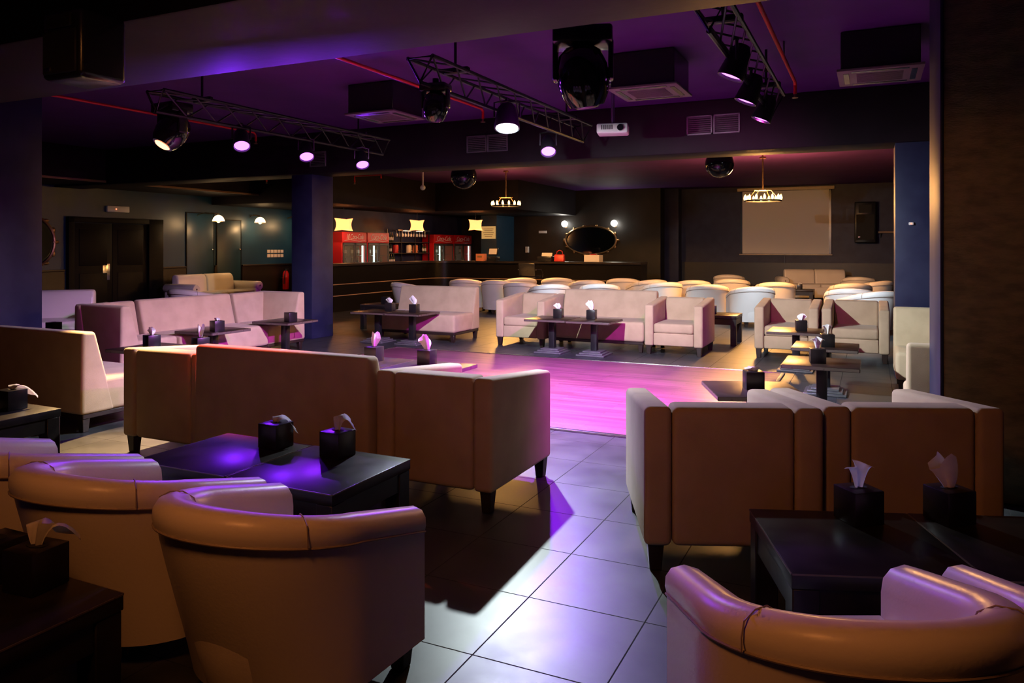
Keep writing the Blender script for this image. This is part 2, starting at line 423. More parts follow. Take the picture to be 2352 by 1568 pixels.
def make_tub():
    t = thing('tub_chair', '', 'tub chair')
    arm, NA, NS = .36, 28, 7
    def stations(off):
        """(point, outward normal, backness) along a horseshoe at radius .37-off"""
        r = .37-off; out = []
        for i in range(NS): out.append((Vector((r, arm*(1-i/NS), 0)), Vector((1, 0, 0)), 0 + .12*i/NS))
        for i in range(NA+1):
            th = -PI*i/NA
            out.append((Vector((r*math.cos(th), r*math.sin(th), 0)), Vector((math.cos(th), math.sin(th), 0)), .12+.88*math.sin(PI*i/NA)))
        for i in range(1, NS+1): out.append((Vector((-r, arm*i/NS, 0)), Vector((-1, 0, 0)), .12*(1-i/NS)))
        return out
    def hgt(b): 
        return .55 + .09*min(1, b/.12) + .075*max(0, (b-.12)/.88)**1.1
    def sweep(section, cap=True):
        bm = NB(); rings = []
        for p, n, b in stations(0):
            rings.append([bm.verts.new(p + n*q[0] + Vector((0, 0, q[1]))) for q in section(b)])
        m = len(rings[0])
        for r0, r1 in zip(rings, rings[1:]):
            for k in range(m): bm.faces.new((r0[k], r0[(k+1) % m], r1[(k+1) % m], r1[k]))
        if cap: bm.faces.new(rings[0][::-1]); bm.faces.new(rings[-1])
        bmesh.ops.recalc_face_normals(bm, faces=bm.faces[:])
        return bm
    def shell_sec(b):
        H = hgt(b)-.030; tp = .18*b
        zs = [.09+(H-.09)*k/6 for k in range(7)]
        o = [(-tp*max(0., 1-(z-.09)/(H-.09))**1.25, z) for z in zs]
        i = [(-.105, H), (-.11, .25), (-.11-tp*.3, .09)]
        return o+i
    def rim_sec(b):
        H = hgt(b); out = []
        pts = [(.001, -.078), (.006, -.058), (.004, -.03), (-.012, -.006), (-.05, .004), (-.09, -.008), (-.112, -.035), (-.118, -.075), (-.118, -.30), (-.10, -.30), (-.095, -.1)]
        for x, z in pts: out.append((x, max(H+z, .26)))
        return out
    obj('shell', sweep(shell_sec), 'leather', t, angle=60)
    obj('padded_rim', sweep(rim_sec), 'leather', t, angle=60)
    pts = [p+n*.003+Vector((0, 0, hgt(b)-.080)) for p, n, b in stations(0)]
    obj('piping', tube(NB(), pts, .0038, 6), 'piping', t)
    # seam lines across the rim
    for k in (NS+5, NS+NA-5):
        p, n, b = stations(0)[k]; H = hgt(b)
        ps = [p+n*x+Vector((0, 0, H+z)) for x, z in ((.0125, -.075), (.0125, -.045), (.004, -.012), (-.03, .004), (-.07, .003), (-.105, -.02), (-.119, -.06))]
        obj('seam', tube(NB(), ps, .0022, 5), 'piping', t)
    # D-shaped seat cushion
    bm = NB(); ring = [(.255, .355), (.255, 0)] + [(.255*math.cos(-PI*i/14), .16*math.sin(-PI*i/14)) for i in range(1, 14)] + [(-.255, 0), (-.255, .355)]
    lo = [bm.verts.new((x, y, .28)) for x, y in ring]; hi = [bm.verts.new((x, y, .42)) for x, y in ring]
    bm.faces.new(lo[::-1]); bm.faces.new(hi)
    for i in range(len(ring)): j = (i+1) % len(ring); bm.faces.new((lo[i], lo[j], hi[j], hi[i]))
    bmesh.ops.recalc_face_normals(bm, faces=bm.faces[:])
    ed = [e for e in bm.edges if abs(e.verts[0].co.z-e.verts[1].co.z) < 1e-4]
    bmesh.ops.bevel(bm, geom=ed, offset=.03, segments=4, profile=.5, affect='EDGES')
    obj('seat_cushion', bm, 'leather', t)
    obj('seat_base', rbox(NB(), (0, .20, .185), (.50, .30, .19), .012, 2), 'leather', t)
    legs4(t, 'darkwood', [(-.30, .31), (.30, .31), (-.11, -.07), (.11, -.07)], .095, .07, .75)
    return t

def make_coffee_table():
    t = thing('coffee_table', '', 'coffee table')
    obj('tabletop', rbox(NB(), (0, 0, .425), (.592, .592, .05), .004, 2), 'blacktable', t)
    bm = NB()
    for s in (-1, 1): rbox(bm, (s*.2965, 0, .447), (.003, .588, .005), 0); rbox(bm, (0, s*.2965, .447), (.588, .003, .005), 0)
    obj('edge_band', bm, 'tableedge', t)  # thin lighter strip standing in for light caught along the top edges
    bm = NB()
    for s in (-1, 1):
        rbox(bm, (s*.27, 0, .355), (.03, .50, .09), .003, 1); rbox(bm, (0, s*.27, .355), (.50, .03, .09), .003, 1)
    obj('apron', bm, 'blacktable', t)
    legs4(t, 'blacktable', [(-.25, -.25), (.25, -.25), (-.25, .25), (.25, .25)], .40, .085, 1.)
    return t

def make_pedestal():
    t = thing('pedestal_table', '', 'table')
    obj('tabletop', rbox(NB(), (0, 0, .465), (.61, .61, .032), .004, 2), 'browntable', t)
    bm = NB()
    for s in (-1, 1): rbox(bm, (s*.306, 0, .465), (.003, .60, .024), 0); rbox(bm, (0, s*.306, .465), (.60, .003, .024), 0)
    obj('edge_band', bm, 'tableedge', t)
    obj('column', rbox(NB(), (0, 0, .25), (.085, .085, .40), .006, 2), 'blackmetal', t)
    bm = NB()
    for i, s in enumerate((.40, .33, .26)): rbox(bm, (0, 0, .012+.021*i), (s, s, .02), .003, 1)
    obj('stepped_base', bm, 'castmetal', t)
    obj('mounting_plate', rbox(NB(), (0, 0, .44), (.26, .26, .018), .002, 1), 'blackmetal', t)
    return t

def tissue_mesh(kind, seed):
    rnd = random.Random(seed); bm = NB(); n = 14; rows = 5
    hh = {'tall': .105, 'mid': .065, 'low': .028}[kind]; lean = rnd.uniform(-.5, .5)
    grid = []
    for j in range(rows+1):
        f = j/rows; ring = []
        for i in range(n):
            th = 2*PI*i/n
            rr = (.012+.040*f*(1.1-.45*f))*(1+.38*math.cos(3*th+seed)+.25*math.cos(5*th+2*seed*1.3))
            x = rr*math.cos(th)*1.15; y = rr*math.sin(th)*.62
            z = hh*f*(1+.30*math.cos(2*th+seed*.7)*f) + rnd.uniform(-.003, .003)
            x += lean*hh*f*f; ring.append(bm.verts.new((x, y, z-.004)))
        grid.append(ring)
    for g0, g1 in zip(grid, grid[1:]):
        for i in range(n): bm.faces.new((g0[i], g0[(i+1) % n], g1[(i+1) % n], g1[i]))
    top = bm.verts.new((lean*hh, 0, hh*.55))
    for i in range(n): bm.faces.new((grid[-1][i], grid[-1][(i+1) % n], top))
    bmesh.ops.recalc_face_normals(bm, faces=bm.faces[:])
    return bm

def tissue_sheet(seed, hgt_, spread, drop):
    """one sheet pulled out of the slot: a folded fan that leans over and hangs at its free corners"""
    rnd = random.Random(seed); bm = NB(); nu, nv = 9, 7; g = []
    ph = rnd.uniform(0, 6)
    for j in range(nv+1):
        f = j/nv; row = []
        for i in range(nu+1):
            u = i/nu-.5
            wdt = .03+.11*spread*f
            x = u*wdt; y = .016*math.sin(u*9+ph)*(.35+f) + .012*math.sin(u*17+2*ph)*f
            z = hgt_*math.sin(min(1, f*1.15)*PI/2)*(1-.55*abs(u)*f)
            y += drop*.07*f*f; z -= drop*.05*f**3*(1+abs(u))
            row.append(bm.verts.new((x, y, z-.004)))
        g.append(row)
    for r0, r1 in zip(g, g[1:]):
        for i in range(nu): bm.faces.new((r0[i], r0[i+1], r1[i+1], r1[i]))
    bmesh.ops.solidify(bm, geom=bm.faces[:], thickness=.0025)
    return bm

def make_box(seed, style):
    t = thing('tissue_box', '', 'tissue box'); s = .125
    bm = rbox(NB(), (0, 0, s/2), (s, s, s), .004, 2)
    obj('box', bm, 'box', t)
    lathe(b2 := NB(), [(.033, 0), (.036, .0015), (.030, .002), (0, .0012)], 24, (0, 0, s))
    for v in b2.verts: v.co.y *= .55
    obj('slot', b2, 'rubber', t)
    if style != 'none':
        if style[0] == 's': bm = tissue_sheet(seed, *{'s1': (.105, .8, 0.), 's2': (.10, 1.15, 1.0), 's3': (.055, 1.2, 1.4)}[style])
        else: bm = tissue_mesh(style, seed)
        o = obj('tissue', bm, 'tissue', t, (0, 0, s), 0, 60)
    return t

K_arm = Kind(make_armchair()); K_love = Kind(make_loveseat()); K_tub = Kind(make_tub())
K_cof = Kind(make_coffee_table()); K_ped = Kind(make_pedestal())
BOX = {}
def put_box(style, seed, loc, rz, label):
    k = (style, seed % 3)
    if k not in BOX: BOX[k] = Kind(make_box(seed % 3 + 3, style))
    return BOX[k].put(loc, rz, label, 'black tissue boxes on the tables')

G_ARM, G_SOFA, G_TUBN, G_TUBF = 'beige boxy armchairs', 'beige armless sofas', 'cream tub chairs in the foreground', 'cream tub chairs at the far side'
# group across the near edge of the dance floor
K_arm.put(W(-2.262, 4.12), FACE_FAR, 'beige armchair seen from behind, right end of the middle seating row', G_ARM).scale = (.965, .97, 1)
K_arm.put(W(-4.475, 4.16), FACE_FAR, 'beige armchair seen from behind, left end of the middle row, orange lit top', G_ARM)
K_love.put(W(-3.355, 4.04), FACE_FAR, 'beige armless sofa seen from behind between two armchairs in the middle row', G_SOFA).scale.x = .96
K_love.put(W(-6.36, 4.36), FACE_FAR, 'beige armless sofa at the left edge seen from behind, with bright lit seat', G_SOFA).scale.z = .965
K_arm.put((1.022, 3.845, 0), R(-3), 'beige armchair seen from behind at right, beside the open tiled aisle', G_ARM)
K_arm.put((1.835, 3.845, 0), R(-3), 'beige armchair seen from behind at right, in front of the brown pier', G_ARM)
stk = [o for o in COL.objects if o.get('label', '').startswith('beige armless sofa at the left edge')][0]
obj('sticker', rbox(NB(), (.70, -.28, .132), (.006, .05, .022), .001, 1), 'sticker', stk)
# left corner group
cl = make_corner(-1); cl.location = W(-7.82, 6.03); cl.rotation_euler.z = FACE_FAR
tag(cl, 'beige corner sofa unit with dark back to the camera, left end of corner group', 'sofa', G_SOFA)
K_love.put(W(-7.80, 7.14), FACE_RIGHT, 'beige armless sofa in the middle of the left corner group', G_SOFA)
cr = make_corner(1); cr.location = W(-7.82, 8.26); cr.rotation_euler.z = FACE_NEAR
tag(cr, 'beige corner sofa unit against the navy column, right end of corner group', 'sofa', G_SOFA)
# group across the far edge of the dance floor
K_love.put(W(-6.53, 10.57), FACE_NEAR, 'beige armless sofa facing the dance floor, left of the far armchairs', G_SOFA)
K_arm.put(W(-4.74, 10.68), FACE_NEAR, 'beige armchair facing the camera at left end of far middle sofa', G_ARM)
K_love.put(W(-3.59, 10.72), FACE_NEAR, 'beige armless sofa facing the camera between two far armchairs', G_SOFA)
K_arm.put(W(-2.44, 10.68), FACE_NEAR, 'beige armchair facing the camera at right end of far middle sofa', G_ARM)
K_arm.put(W(-1.02, 10.98), FACE_NEAR, 'beige armchair facing the camera at far right, left of a pair', G_ARM)
K_arm.put(W(-.19, 11.06), FACE_NEAR, 'beige armchair facing the camera at far right, right of a pair', G_ARM)
K_love.put(W(.945, 8.88), FACE_NEAR, 'beige sofa half hidden behind the brown pier at right', G_SOFA)
K_love.put(W(.958, 6.50), FACE_FAR, 'beige sofa seen from behind, dark back, cut off by the brown pier', G_SOFA).scale.z = .95
# foreground tub chairs
K_tub.put(W(-1.785, 1.93), FACE_FAR, 'large cream leather tub chair in the foreground, back to the camera, left of aisle', G_TUBN).scale.x = .96
K_tub.put(W(-2.53, 1.95), FACE_FAR, 'cream leather tub chair second from right in the left foreground row', G_TUBN).scale.x = .96
K_tub.put(W(-3.27, 1.98), FACE_FAR, 'cream leather tub chair cut off by the left edge of the picture', G_TUBN).scale.x = .96
K_tub.put((.82, 1.84, 0), R(0), 'cream leather tub chair in right foreground, back to camera, seat visible', G_TUBN)
K_tub.put((1.575, 1.80, 0), R(-8), 'cream leather tub chair cut off by the bottom right corner', G_TUBN)
# coffee tables
GC = 'black square coffee tables'
K_cof.put(W(-2.315, 2.81), ROOM, 'black glossy coffee table before the near tub chairs, right of two joined', GC)
K_cof.put(W(-2.918, 2.81), ROOM, 'black glossy coffee table before the near tub chairs, left of two joined', GC)
K_cof.put((1.20, 2.65, 0), R(-5), 'black glossy coffee table in right foreground, left of two joined', GC)
K_cof.put((1.795, 2.60, 0), R(-5), 'black glossy coffee table in right foreground, right of two joined', GC)
K_cof.put(W(-4.96, 2.83), ROOM, 'black coffee table behind the left edge sofa', GC)
K_cof.put(W(-2.30, 1.24), ROOM, 'black coffee table in the dark bottom left corner', GC)
K_cof.put(W(-2.12, 11.95), ROOM, 'small black table beside the far right armchairs, before white tub chairs', GC)
K_cof.put((-2.35, 13.8, 0), ROOM, 'small black table behind the left far pedestal tables', GC)
K_cof.put((-5.55, 9.15, 0), ROOM, 'black table in front of the dim sofa at far left', GC)
K_cof.put((7.1, 18.6, 0), ROOM, 'small black table in front of the sofa under the screen', GC)
# pedestal tables
GP = 'brown pedestal tables'
for p, rz, lab in (
    (W(-3.34, 5.40), ROOM, 'brown pedestal table between middle sofa and dance floor, right of two'),
    (W(-3.97, 5.40), ROOM, 'brown pedestal table between middle sofa and dance floor, left of two'),
    (W(-3.43, 9.86), ROOM, 'brown pedestal table before the far middle sofa, right of two joined'),
    (W(-4.06, 9.88), ROOM, 'brown pedestal table before the far middle sofa, left of two joined'),
    (W(-6.34, 9.80), ROOM, 'brown pedestal table before the far left sofa, right of two'),
    (W(-6.97, 9.80), ROOM, 'brown pedestal table before the far left sofa, left of two'),
    ((1.70, 5.33, 0), R(-4), 'brown pedestal table in front of the right near armchairs'),
    (W(-.39, 7.10), ROOM, 'brown pedestal table at right, nearest of three in line to the far armchairs'),
    (W(-.42, 8.30), ROOM, 'brown pedestal table at right, middle of three in line to the far armchairs'),
    (W(-.82, 9.70), ROOM, 'brown pedestal table at right, farthest of three, touching the pair of armchairs'),
    (W(-7.20, 6.73), ROOM, 'brown pedestal table before middle sofa of the left corner group'),
    (W(-7.20, 7.98), ROOM, 'brown pedestal table before the right unit of the left corner group'),
    (W(-6.46, 5.28), ROOM, 'brown pedestal table nearest the left unit of the corner group'),
    (W(-5.84, 5.30), ROOM, 'brown pedestal table behind the orange lit armchair'),
):
    K_ped.put(Vector(p), rz, lab, GP)
TC, TP = .4505, .4815
for style, seed, p, z, rz, lab in (
    ('s3', 0, W(-2.77, 3.0), TC, R(-28), 'black tissue box with flat tissue on near coffee table, left of two'),
    ('s2', 1, W(-2.375, 3.0), TC, R(-30), 'black tissue box with tall hanging tissue on near coffee table, right of two'),
    ('s1', 0, (1.30, 2.84), TC, R(14), 'black tissue box with upright tissue on right coffee table, left of two'),
    ('tall', 1, (1.64, 2.84), TC, R(14), 'black tissue box with crumpled tissue on right coffee table, right of two'),
    ('s3', 2, W(-4.93, 2.98), TC, R(-25), 'black tissue box on the coffee table at left edge'),
    ('s2', 2, W(-2.28, 1.45), TC, R(-20), 'black tissue box with long tissue in the dark bottom left corner'),
    ('none', 0, W(-2.455, 1.44), TC, R(-25), 'dark tissue box cut off by the left picture edge'),
    ('tall', 0, W(-3.41, 5.50), TP, R(-25), 'black tissue box behind the right middle armchair, pink lit'),
    ('tall', 2, W(-3.94, 5.48), TP, R(-25), 'black tissue box behind the right end of the middle sofa'),
    ('mid', 0, W(-4.00, 9.96), TP, R(-20), 'black tissue box on far middle tables, left of two'),
    ('tall', 0, W(-3.52, 10.0), TP, R(-20), 'black tissue box on far middle tables, right of two'),
    ('mid', 1, W(-6.83, 9.92), TP, R(-20), 'black tissue box on far left tables, left of two'),
    ('tall', 1, W(-6.33, 9.84), TP, R(-20), 'black tissue box on far left tables, right of two'),
    ('low', 0, (1.70, 5.33), TP, R(-4), 'black tissue box on the table in front of right near armchairs'),
    ('s1', 1, W(-.42, 7.02), TP, R(-15), 'black tissue box on the nearest of three right tables'),
    ('s1', 2, W(-.40, 8.22), TP, R(-15), 'black tissue box on the middle of three right tables'),
    ('mid', 2, W(-.76, 9.66), TP, R(-15), 'black tissue box on the farthest of three right tables'),
    ('low', 1, W(-7.02, 6.62), TP, R(-40), 'black tissue box before middle sofa of left corner group'),
    ('none', 0, W(-7.02, 7.88), TP, R(-40), 'closed black tissue box before right unit of left corner group'),
    ('mid', 0, W(-6.46, 5.26), TP, R(-40), 'black tissue box behind left edge sofa, left of two'),
    ('tall', 2, W(-5.86, 5.32), TP, R(-40), 'black tissue box behind left edge sofa, right of two'),
    ('none', 0, W(-2.22, 11.9), TC, R(-20), 'closed black tissue box beside the far right armchair'),
    ('none', 0, (-2.3, 13.8), TC, R(-20), 'black tissue box on the small table behind the far left sofa'),
    ('none', 0, (-5.52, 9.12), TC, R(-20), 'black tissue box before the dim sofa at far left'),
    ('low', 2, (7.05, 18.55), TC, R(-20), 'black tissue box before the sofa under the screen'),
):
    put_box(style, seed, (p[0], p[1], z), rz, lab)

# far tub chairs: x in the picture's plane, distance of the back of the chair, turn
def far_tub(px, zb, turn, lab):
    zb *= 1.05; X = (px-1176)/F*zb; th = R(turn)
    d = Vector((-math.sin(th), math.cos(th), 0))
    K_tub.put(Vector((X, zb, 0))+d*.40, th, lab, G_TUBF).scale = (1.1, 1.1, 1.06)
ORD = ['leftmost', 'second from left', 'third from left', 'fourth from left', 'fifth from left', 'sixth from left', 'seventh from left', 'eighth from left', 'ninth from left', 'tenth from left']
for i, (px, z, tr) in enumerate(((1190, 14.86, -14), (1270, 14.05, 6), (1379, 14.2, -5), (1537, 14.86, 8), (1629, 13.9, -10), (1738, 13.1, -6))):
    far_tub(px, z, tr, 'pale tub chair close behind the far sofas, %s in the white row' % ORD[i])
for i, (px, z, tr) in enumerate(((1063, 16.3, -10), (1135, 15.75, -16), (1201, 17.0, 10), (1279, 17.0, -8), (1356, 15.8, 6), (1430, 16.75, -12), (1508, 16.0, 14), (1595, 15.7, -6), (1681, 16.4, -16), (1785, 14.86, -14))):
    far_tub(px, z, tr, 'golden lit tub chair in the row before the bar, %s' % ORD[i])
far_tub(1955, 12.5, -20, 'pale tub chair directly behind the right pair of armchairs')
far_tub(2040, 11.75, 12, 'pale tub chair half hidden by the blue column, nearest one there')
far_tub(1962, 14.4, -14, 'golden tub chair behind the right pair of armchairs')
far_tub(2040, 15.4, 20, 'golden tub chair half hidden by the blue column, farther one there')
far_tub(1672, 19.0, -20, 'dim tub chair left of the sofa under the screen')
far_tub(1972, 17.5, -25, 'dim tub chair right of the sofa under the screen')
far_tub(905, 14.85, -50, 'pale tub chair behind the far left beige sofa')
far_tub(400, 12.4, -25, 'golden tub chair top in front of the leather sofa at left')

# roll arm leather sofas
def make_roll_sofa(wd):
    t = thing('roll_arm_sofa', '', 'sofa'); w = wd/2
    obj('seat', rbox(NB(), (0, .05, .27), (wd-.3, .80, .30), .05, 4), 'leather', t)
    for s in (-1, 1): obj('seat_cushion', rbox(NB(), (s*(wd-.4)/4, .08, .44), ((wd-.4)/2-.01, .70, .10), .035, 4), 'leather', t)
    for s in (-1, 1):
        bm = prism(NB(), [(-.44, .30), (-.18, .30), (-.22, .78), (-.27, .86), (-.36, .88), (-.43, .84)], min(0, s*(wd-.44)/2)+.004, max(0, s*(wd-.44)/2)-.004, .04, 4)
        obj('back_cushion', bm, 'leather', t)
    for s in (-1, 1):
        bm = rbox(NB(), (s*(w-.11), .02, .34), (.16, .88, .44), .03, 3)
        lathe(bm, [(0, -.46), (.09, -.46), (.105, -.44), (.105, .44), (.09, .46), (0, .46)], 20, (s*(w-.10), .02, .58), (PI/2, 0, 0))
        a = obj('arm', bm, 'leather', t)
        obj('scroll_button', sphere(NB(), (s*(w-.10), .485, .58), .02, 10, 8), 'piping', a)
    legs4(t, 'darkwood', [(-w+.1, -.36), (w-.1, -.36), (-w+.1, .40), (w-.1, .40)], .12, .07)
    return t
K_roll = Kind(make_roll_sofa(2.05))
K_roll.put(W(-13.45, 12.6), FACE_RIGHT, 'cream leather roll arm sofa before the blue doors', 'leather roll arm sofas')
K_roll.put((8.3, 20.6, 0), PI-R(8), 'tan leather roll arm sofa under the projection screen', 'leather roll arm sofas')
K_roll.put((-6.63, 10.30, 0), R(200), 'dim leather roll arm sofa at far left behind the blue column', 'leather roll arm sofas')
#PART2
# ------------------------------------------------------------------ wall fittings on the left
def rl(a, b): return W(a, b)
t = thing('exit_sign', 'pale exit light box with red indicator above the black double doors', 'exit sign', W(-14.4, 10.86, 2.28), FACE_RIGHT)
obj('housing', rbox(NB(), (0, .035, 0), (.52, .07, .13), .012, 2), 'white', t)
obj('indicator', sphere(NB(), (.06, .072, 0), .012, 10, 8), 'redled', t)
sw = None
for r_ in range(2):
    for c_ in range(5):
        lab = 'cream light switch plate, %s row of the switch bank, %s' % (('upper', 'lower')[r_], ORD[c_])
        if sw is None:
            sw = obj('light_switch', rbox(NB(), (0, .006, 0), (.105, .012, .085), .003, 1), 'creamplastic')
            obj('rocker', rbox(NB(), (0, .013, 0), (.03, .006, .05), .002, 1), 'white', sw); K_sw = Kind(sw); tag(sw, lab, 'light switch')
        K_sw.put(W(-14.4, 15.32+.125*c_, 1.37-.115*r_), FACE_RIGHT, lab, 'bank of light switches')
t = thing('fire_extinguisher', 'red fire extinguisher against the dark wainscot beside the navy column', 'fire extinguisher', W(-14.2, 15.75, .35), FACE_RIGHT)
obj('cylinder', lathe(NB(), [(0, 0), (.075, .0), (.08, .02), (.08, .42), (.05, .49), (.025, .51), (0, .51)], 20), 'red', t)
bm = cyl(NB(), (0, 0, .53), .02, .05, 12); rbox(bm, (0, .05, .56), (.025, .13, .015), .003, 1); rbox(bm, (0, .05, .53), (.025, .1, .012), .003, 1)
obj('valve', bm, 'blackmetal', t)
obj('hose', tube(NB(), [(0, .03, .53), (.08, .06, .5), (.11, .05, .35), (.10, .03, .15)], .011), 'rubber', t)
obj('bracket', rbox(NB(), (0, -.10, .30), (.08, .12, .04), .004, 1), 'blackmetal', t)

def wall_mirror(name, rx, rz_, lab, loc, rot, seed):
    t = thing(name, lab, 'mirror', loc, rot)
    bm = lathe(NB(), [(0, 0), (1, 0), (1, .015), (0, .015)], 40, (0, .0, 0), (-PI/2, 0, 0))
    for v in bm.verts: v.co.x *= rx*.93; v.co.z *= rz_*.93
    obj('glass', bm, 'mirror', t)
    rnd = random.Random(seed); bm = NB(); N = 56
    pts = [(rx*math.cos(2*PI*i/N), .02, rz_*math.sin(2*PI*i/N)) for i in range(N)]
    tube(bm, pts, .032, 8, True)
    for i in range(0, N, 4):                                    # leaf scrolls around the frame
        th = 2*PI*i/N; c = Vector((rx*1.05*math.cos(th), .03, rz_*1.05*math.sin(th)))
        sphere(bm, c, .05, 10, 7, (1.3 if i % 8 else .8, .5, .7 if i % 8 else 1.2))
    obj('ornate_frame', bm, 'gold', t)
    return t
wall_mirror('round_mirror', .50, .50, 'round mirror with ornate frame on the blue wall at far left', W(-14.4, 9.0, 1.58), FACE_RIGHT, 1)
wall_mirror('oval_mirror', .86, .45, 'wide oval mirror with ornate gilt frame between two globe lamps', W(-8.09, 22.9, 1.70), FACE_NEAR, 2)
for a_, lab in ((-8.94, 'bright globe wall lamp at upper left of the oval mirror'), (-7.28, 'bright globe wall lamp at upper right of the oval mirror')):
    t = thing('globe_wall_lamp', lab, 'wall lamp', W(a_, 22.9, 2.2), FACE_NEAR, 'globe lamps over the oval mirror')
    obj('backplate', cyl(NB(), (0, .01, -.05), .05, .02, 16, (PI/2, 0, 0)), 'gold', t)
    obj('arm', tube(NB(), [(0, .02, -.05), (0, .09, -.07), (0, .12, -.03)], .01), 'gold', t)
    obj('globe', sphere(NB(), (0, .12, .03), .10), 'bulb', t)
    light('POINT', 'lamp_light', t.location + Vector((-SA, -CA, 0))*.24, 12, (1, .93, .8), t, .06)

def make_dome():
    t = thing('dome_wall_lamp', '', 'wall lamp')
    obj('shade', lathe(NB(), [(.135, -.05), (.13, -.02), (.11, .03), (.07, .075), (.02, .095), (0, .096)], 24), 'dome', t)
    obj('rim', tube(NB(), [(.137*math.cos(i*PI/12), .137*math.sin(i*PI/12), -.05) for i in range(24)], .006, 6, True), 'gold', t)
    obj('bulb', sphere(NB(), (0, 0, -.03), .05), 'candle', t)
    return t
K_dome = Kind(make_dome())
for a_, b_, z_, lab in ((-13.7, 12.96, 2.13, 'lit dome lamp by the blue doors, nearer of two'), (-14.05, 14.65, 2.15, 'lit dome lamp by the blue doors, next to the navy column'), (-13.8, 16.04, 2.16, 'lit dome lamp hidden behind the navy column')):
    o = K_dome.put(W(a_, b_, z_), FACE_RIGHT, lab, 'dome lamps on the blue wall')
    d_ = -14.4-a_
    obj('bracket_arm', tube(NB(), [(0, 0, .09), (0, 0, .13), (0, d_*.6, .16), (0, d_, .10)], .009), 'gold', o)
    light('POINT', 'lamp_light', Vector(o.location)+Vector((0, 0, -.10)), 15, (1, .62, .28), o, .05)

# ------------------------------------------------------------------ bar
t = thing('bar_counter', 'long black bar counter with rounded corner in front of the red fridges', 'bar counter', W(0, 0), ROOM)
path = [(-11.0, 13.2), (-11.0, 17.7)] + [(-10.4-.6*math.cos(i*PI/16), 17.7+.6*math.sin(i*PI/16)) for i in range(1, 9)] + [(-9.0, 18.3), (-5.15, 18.3)]
def ribbon(off0, off1, z0, z1):
    bm = NB(); n = len(path); nr = []
    for i in range(n):
        d = Vector(path[min(i+1, n-1)])-Vector(path[max(i-1, 0)]); d.normalize(); nr.append(Vector((d.y, -d.x)))
    rg = []
    for p, q in zip(path, nr):
        i_, o_ = Vector(p)+q*off0, Vector(p)+q*off1
        rg.append([bm.verts.new((*i_, z0)), bm.verts.new((*o_, z0)), bm.verts.new((*o_, z1)), bm.verts.new((*i_, z1))])
    for r0, r1 in zip(rg, rg[1:]):
        for k in range(4): bm.faces.new((r0[k], r0[(k+1) % 4], r1[(k+1) % 4], r1[k]))
    bm.faces.new(rg[0][::-1]); bm.faces.new(rg[-1]); bmesh.ops.recalc_face_normals(bm, faces=bm.faces[:])
    return bm
obj('front_panel', ribbon(-.55, 0, 0, 1.05), 'barpanel', t)
obj('countertop', ribbon(-.60, .06, 1.05, 1.10), 'blacktable', t)
for z_ in (.36, .62): obj('trim_strip', ribbon(0, .012, z_, z_+.018), 'tan', t)

def fridge(w, lab, loc, text, extra=False):
    t = thing('drinks_fridge', lab, 'fridge', loc, FACE_RIGHT, 'red drinks fridges behind the bar')
    d, H = .42, 1.88
    bm = NB()
    for s in (-1, 1): rbox(bm, (s*(w/2-.02), 0, H/2), (.04, d, H), .006, 1)
    rbox(bm, (0, -d/2+.015, H/2), (w, .03, H), .004, 1); rbox(bm, (0, 0, .10), (w, d, .20), .006, 1); rbox(bm, (0, 0, H-.14), (w, d, .28), .006, 1)
    obj('cabinet', bm, 'red', t)
    obj('interior', rbox(NB(), (0, -d/2+.036, .92), (w-.09, .01, 1.4), 0), 'fridgein', t)
    for z_ in (.55, .9, 1.25): obj('shelf', rbox(NB(), (0, -.02, z_), (w-.1, d-.12, .012), .002, 1), 'chrome', t)
    hd = obj('header_panel', rbox(NB(), (0, d/2+.004, H-.14), (w-.01, .012, .25), .004, 1), 'red', t)
    cu = bpy.data.curves.new('lettering', 'FONT'); cu.body = text; cu.size = .20; cu.shear = .35; cu.extrude = .002; cu.align_x = 'CENTER'; cu.align_y = 'CENTER'
    cu.materials.append(M['whitegloss'])
    tmp_ = bpy.data.objects.new('tmp', cu); COL.objects.link(tmp_); dg = bpy.context.evaluated_depsgraph_get(); me_ = bpy.data.meshes.new_from_object(tmp_.evaluated_get(dg)); bpy.data.objects.remove(tmp_)
    o = bpy.data.objects.new('lettering', me_); COL.objects.link(o); o.parent = hd; o.location = (0, d/2+.012, H-.13); o.rotation_euler = (PI/2, 0, PI)
    o.scale = (w*.78/ (len(text)*.105), 1, 1)
    wave = [(-w*.42, d/2+.013, H-.22), (-w*.2, d/2+.013, H-.245), (0, d/2+.013, H-.225), (w*.2, d/2+.013, H-.20), (w*.42, d/2+.013, H-.225)]
    obj('ribbon', tube(NB(), wave, .007, 5), 'whitegloss', hd)
    for s in (-1, 1):
        bm = NB(); x0, x1 = (0.004, w/2-.02) if s > 0 else (-w/2+.02, -.004)
        for xx in (x0+.025, x1-.025): rbox(bm, (xx, d/2+.012, .90), (.05, .03, 1.38), .004, 1)
        for zz in (.24, 1.56): rbox(bm, ((x0+x1)/2, d/2+.012, zz), (x1-x0, .03, .06), .004, 1)
        dr = obj('door', bm, 'fridgeframe', t)
        obj('glass', rbox(NB(), ((x0+x1)/2, d/2+.008, .9), (x1-x0-.09, .006, 1.28), 0), 'glass', dr)
        obj('handle', rbox(NB(), (s*.05, d/2+.045, .95), (.018, .03, .30), .006, 2), 'chrome', dr)
    obj('light_strip', rbox(NB(), (-w/2+.10 if not extra else w*.12, d/2-.06, .9), (.05, .03, 1.25), .004, 1), 'fridgelamp', t)
    return t
fr = []
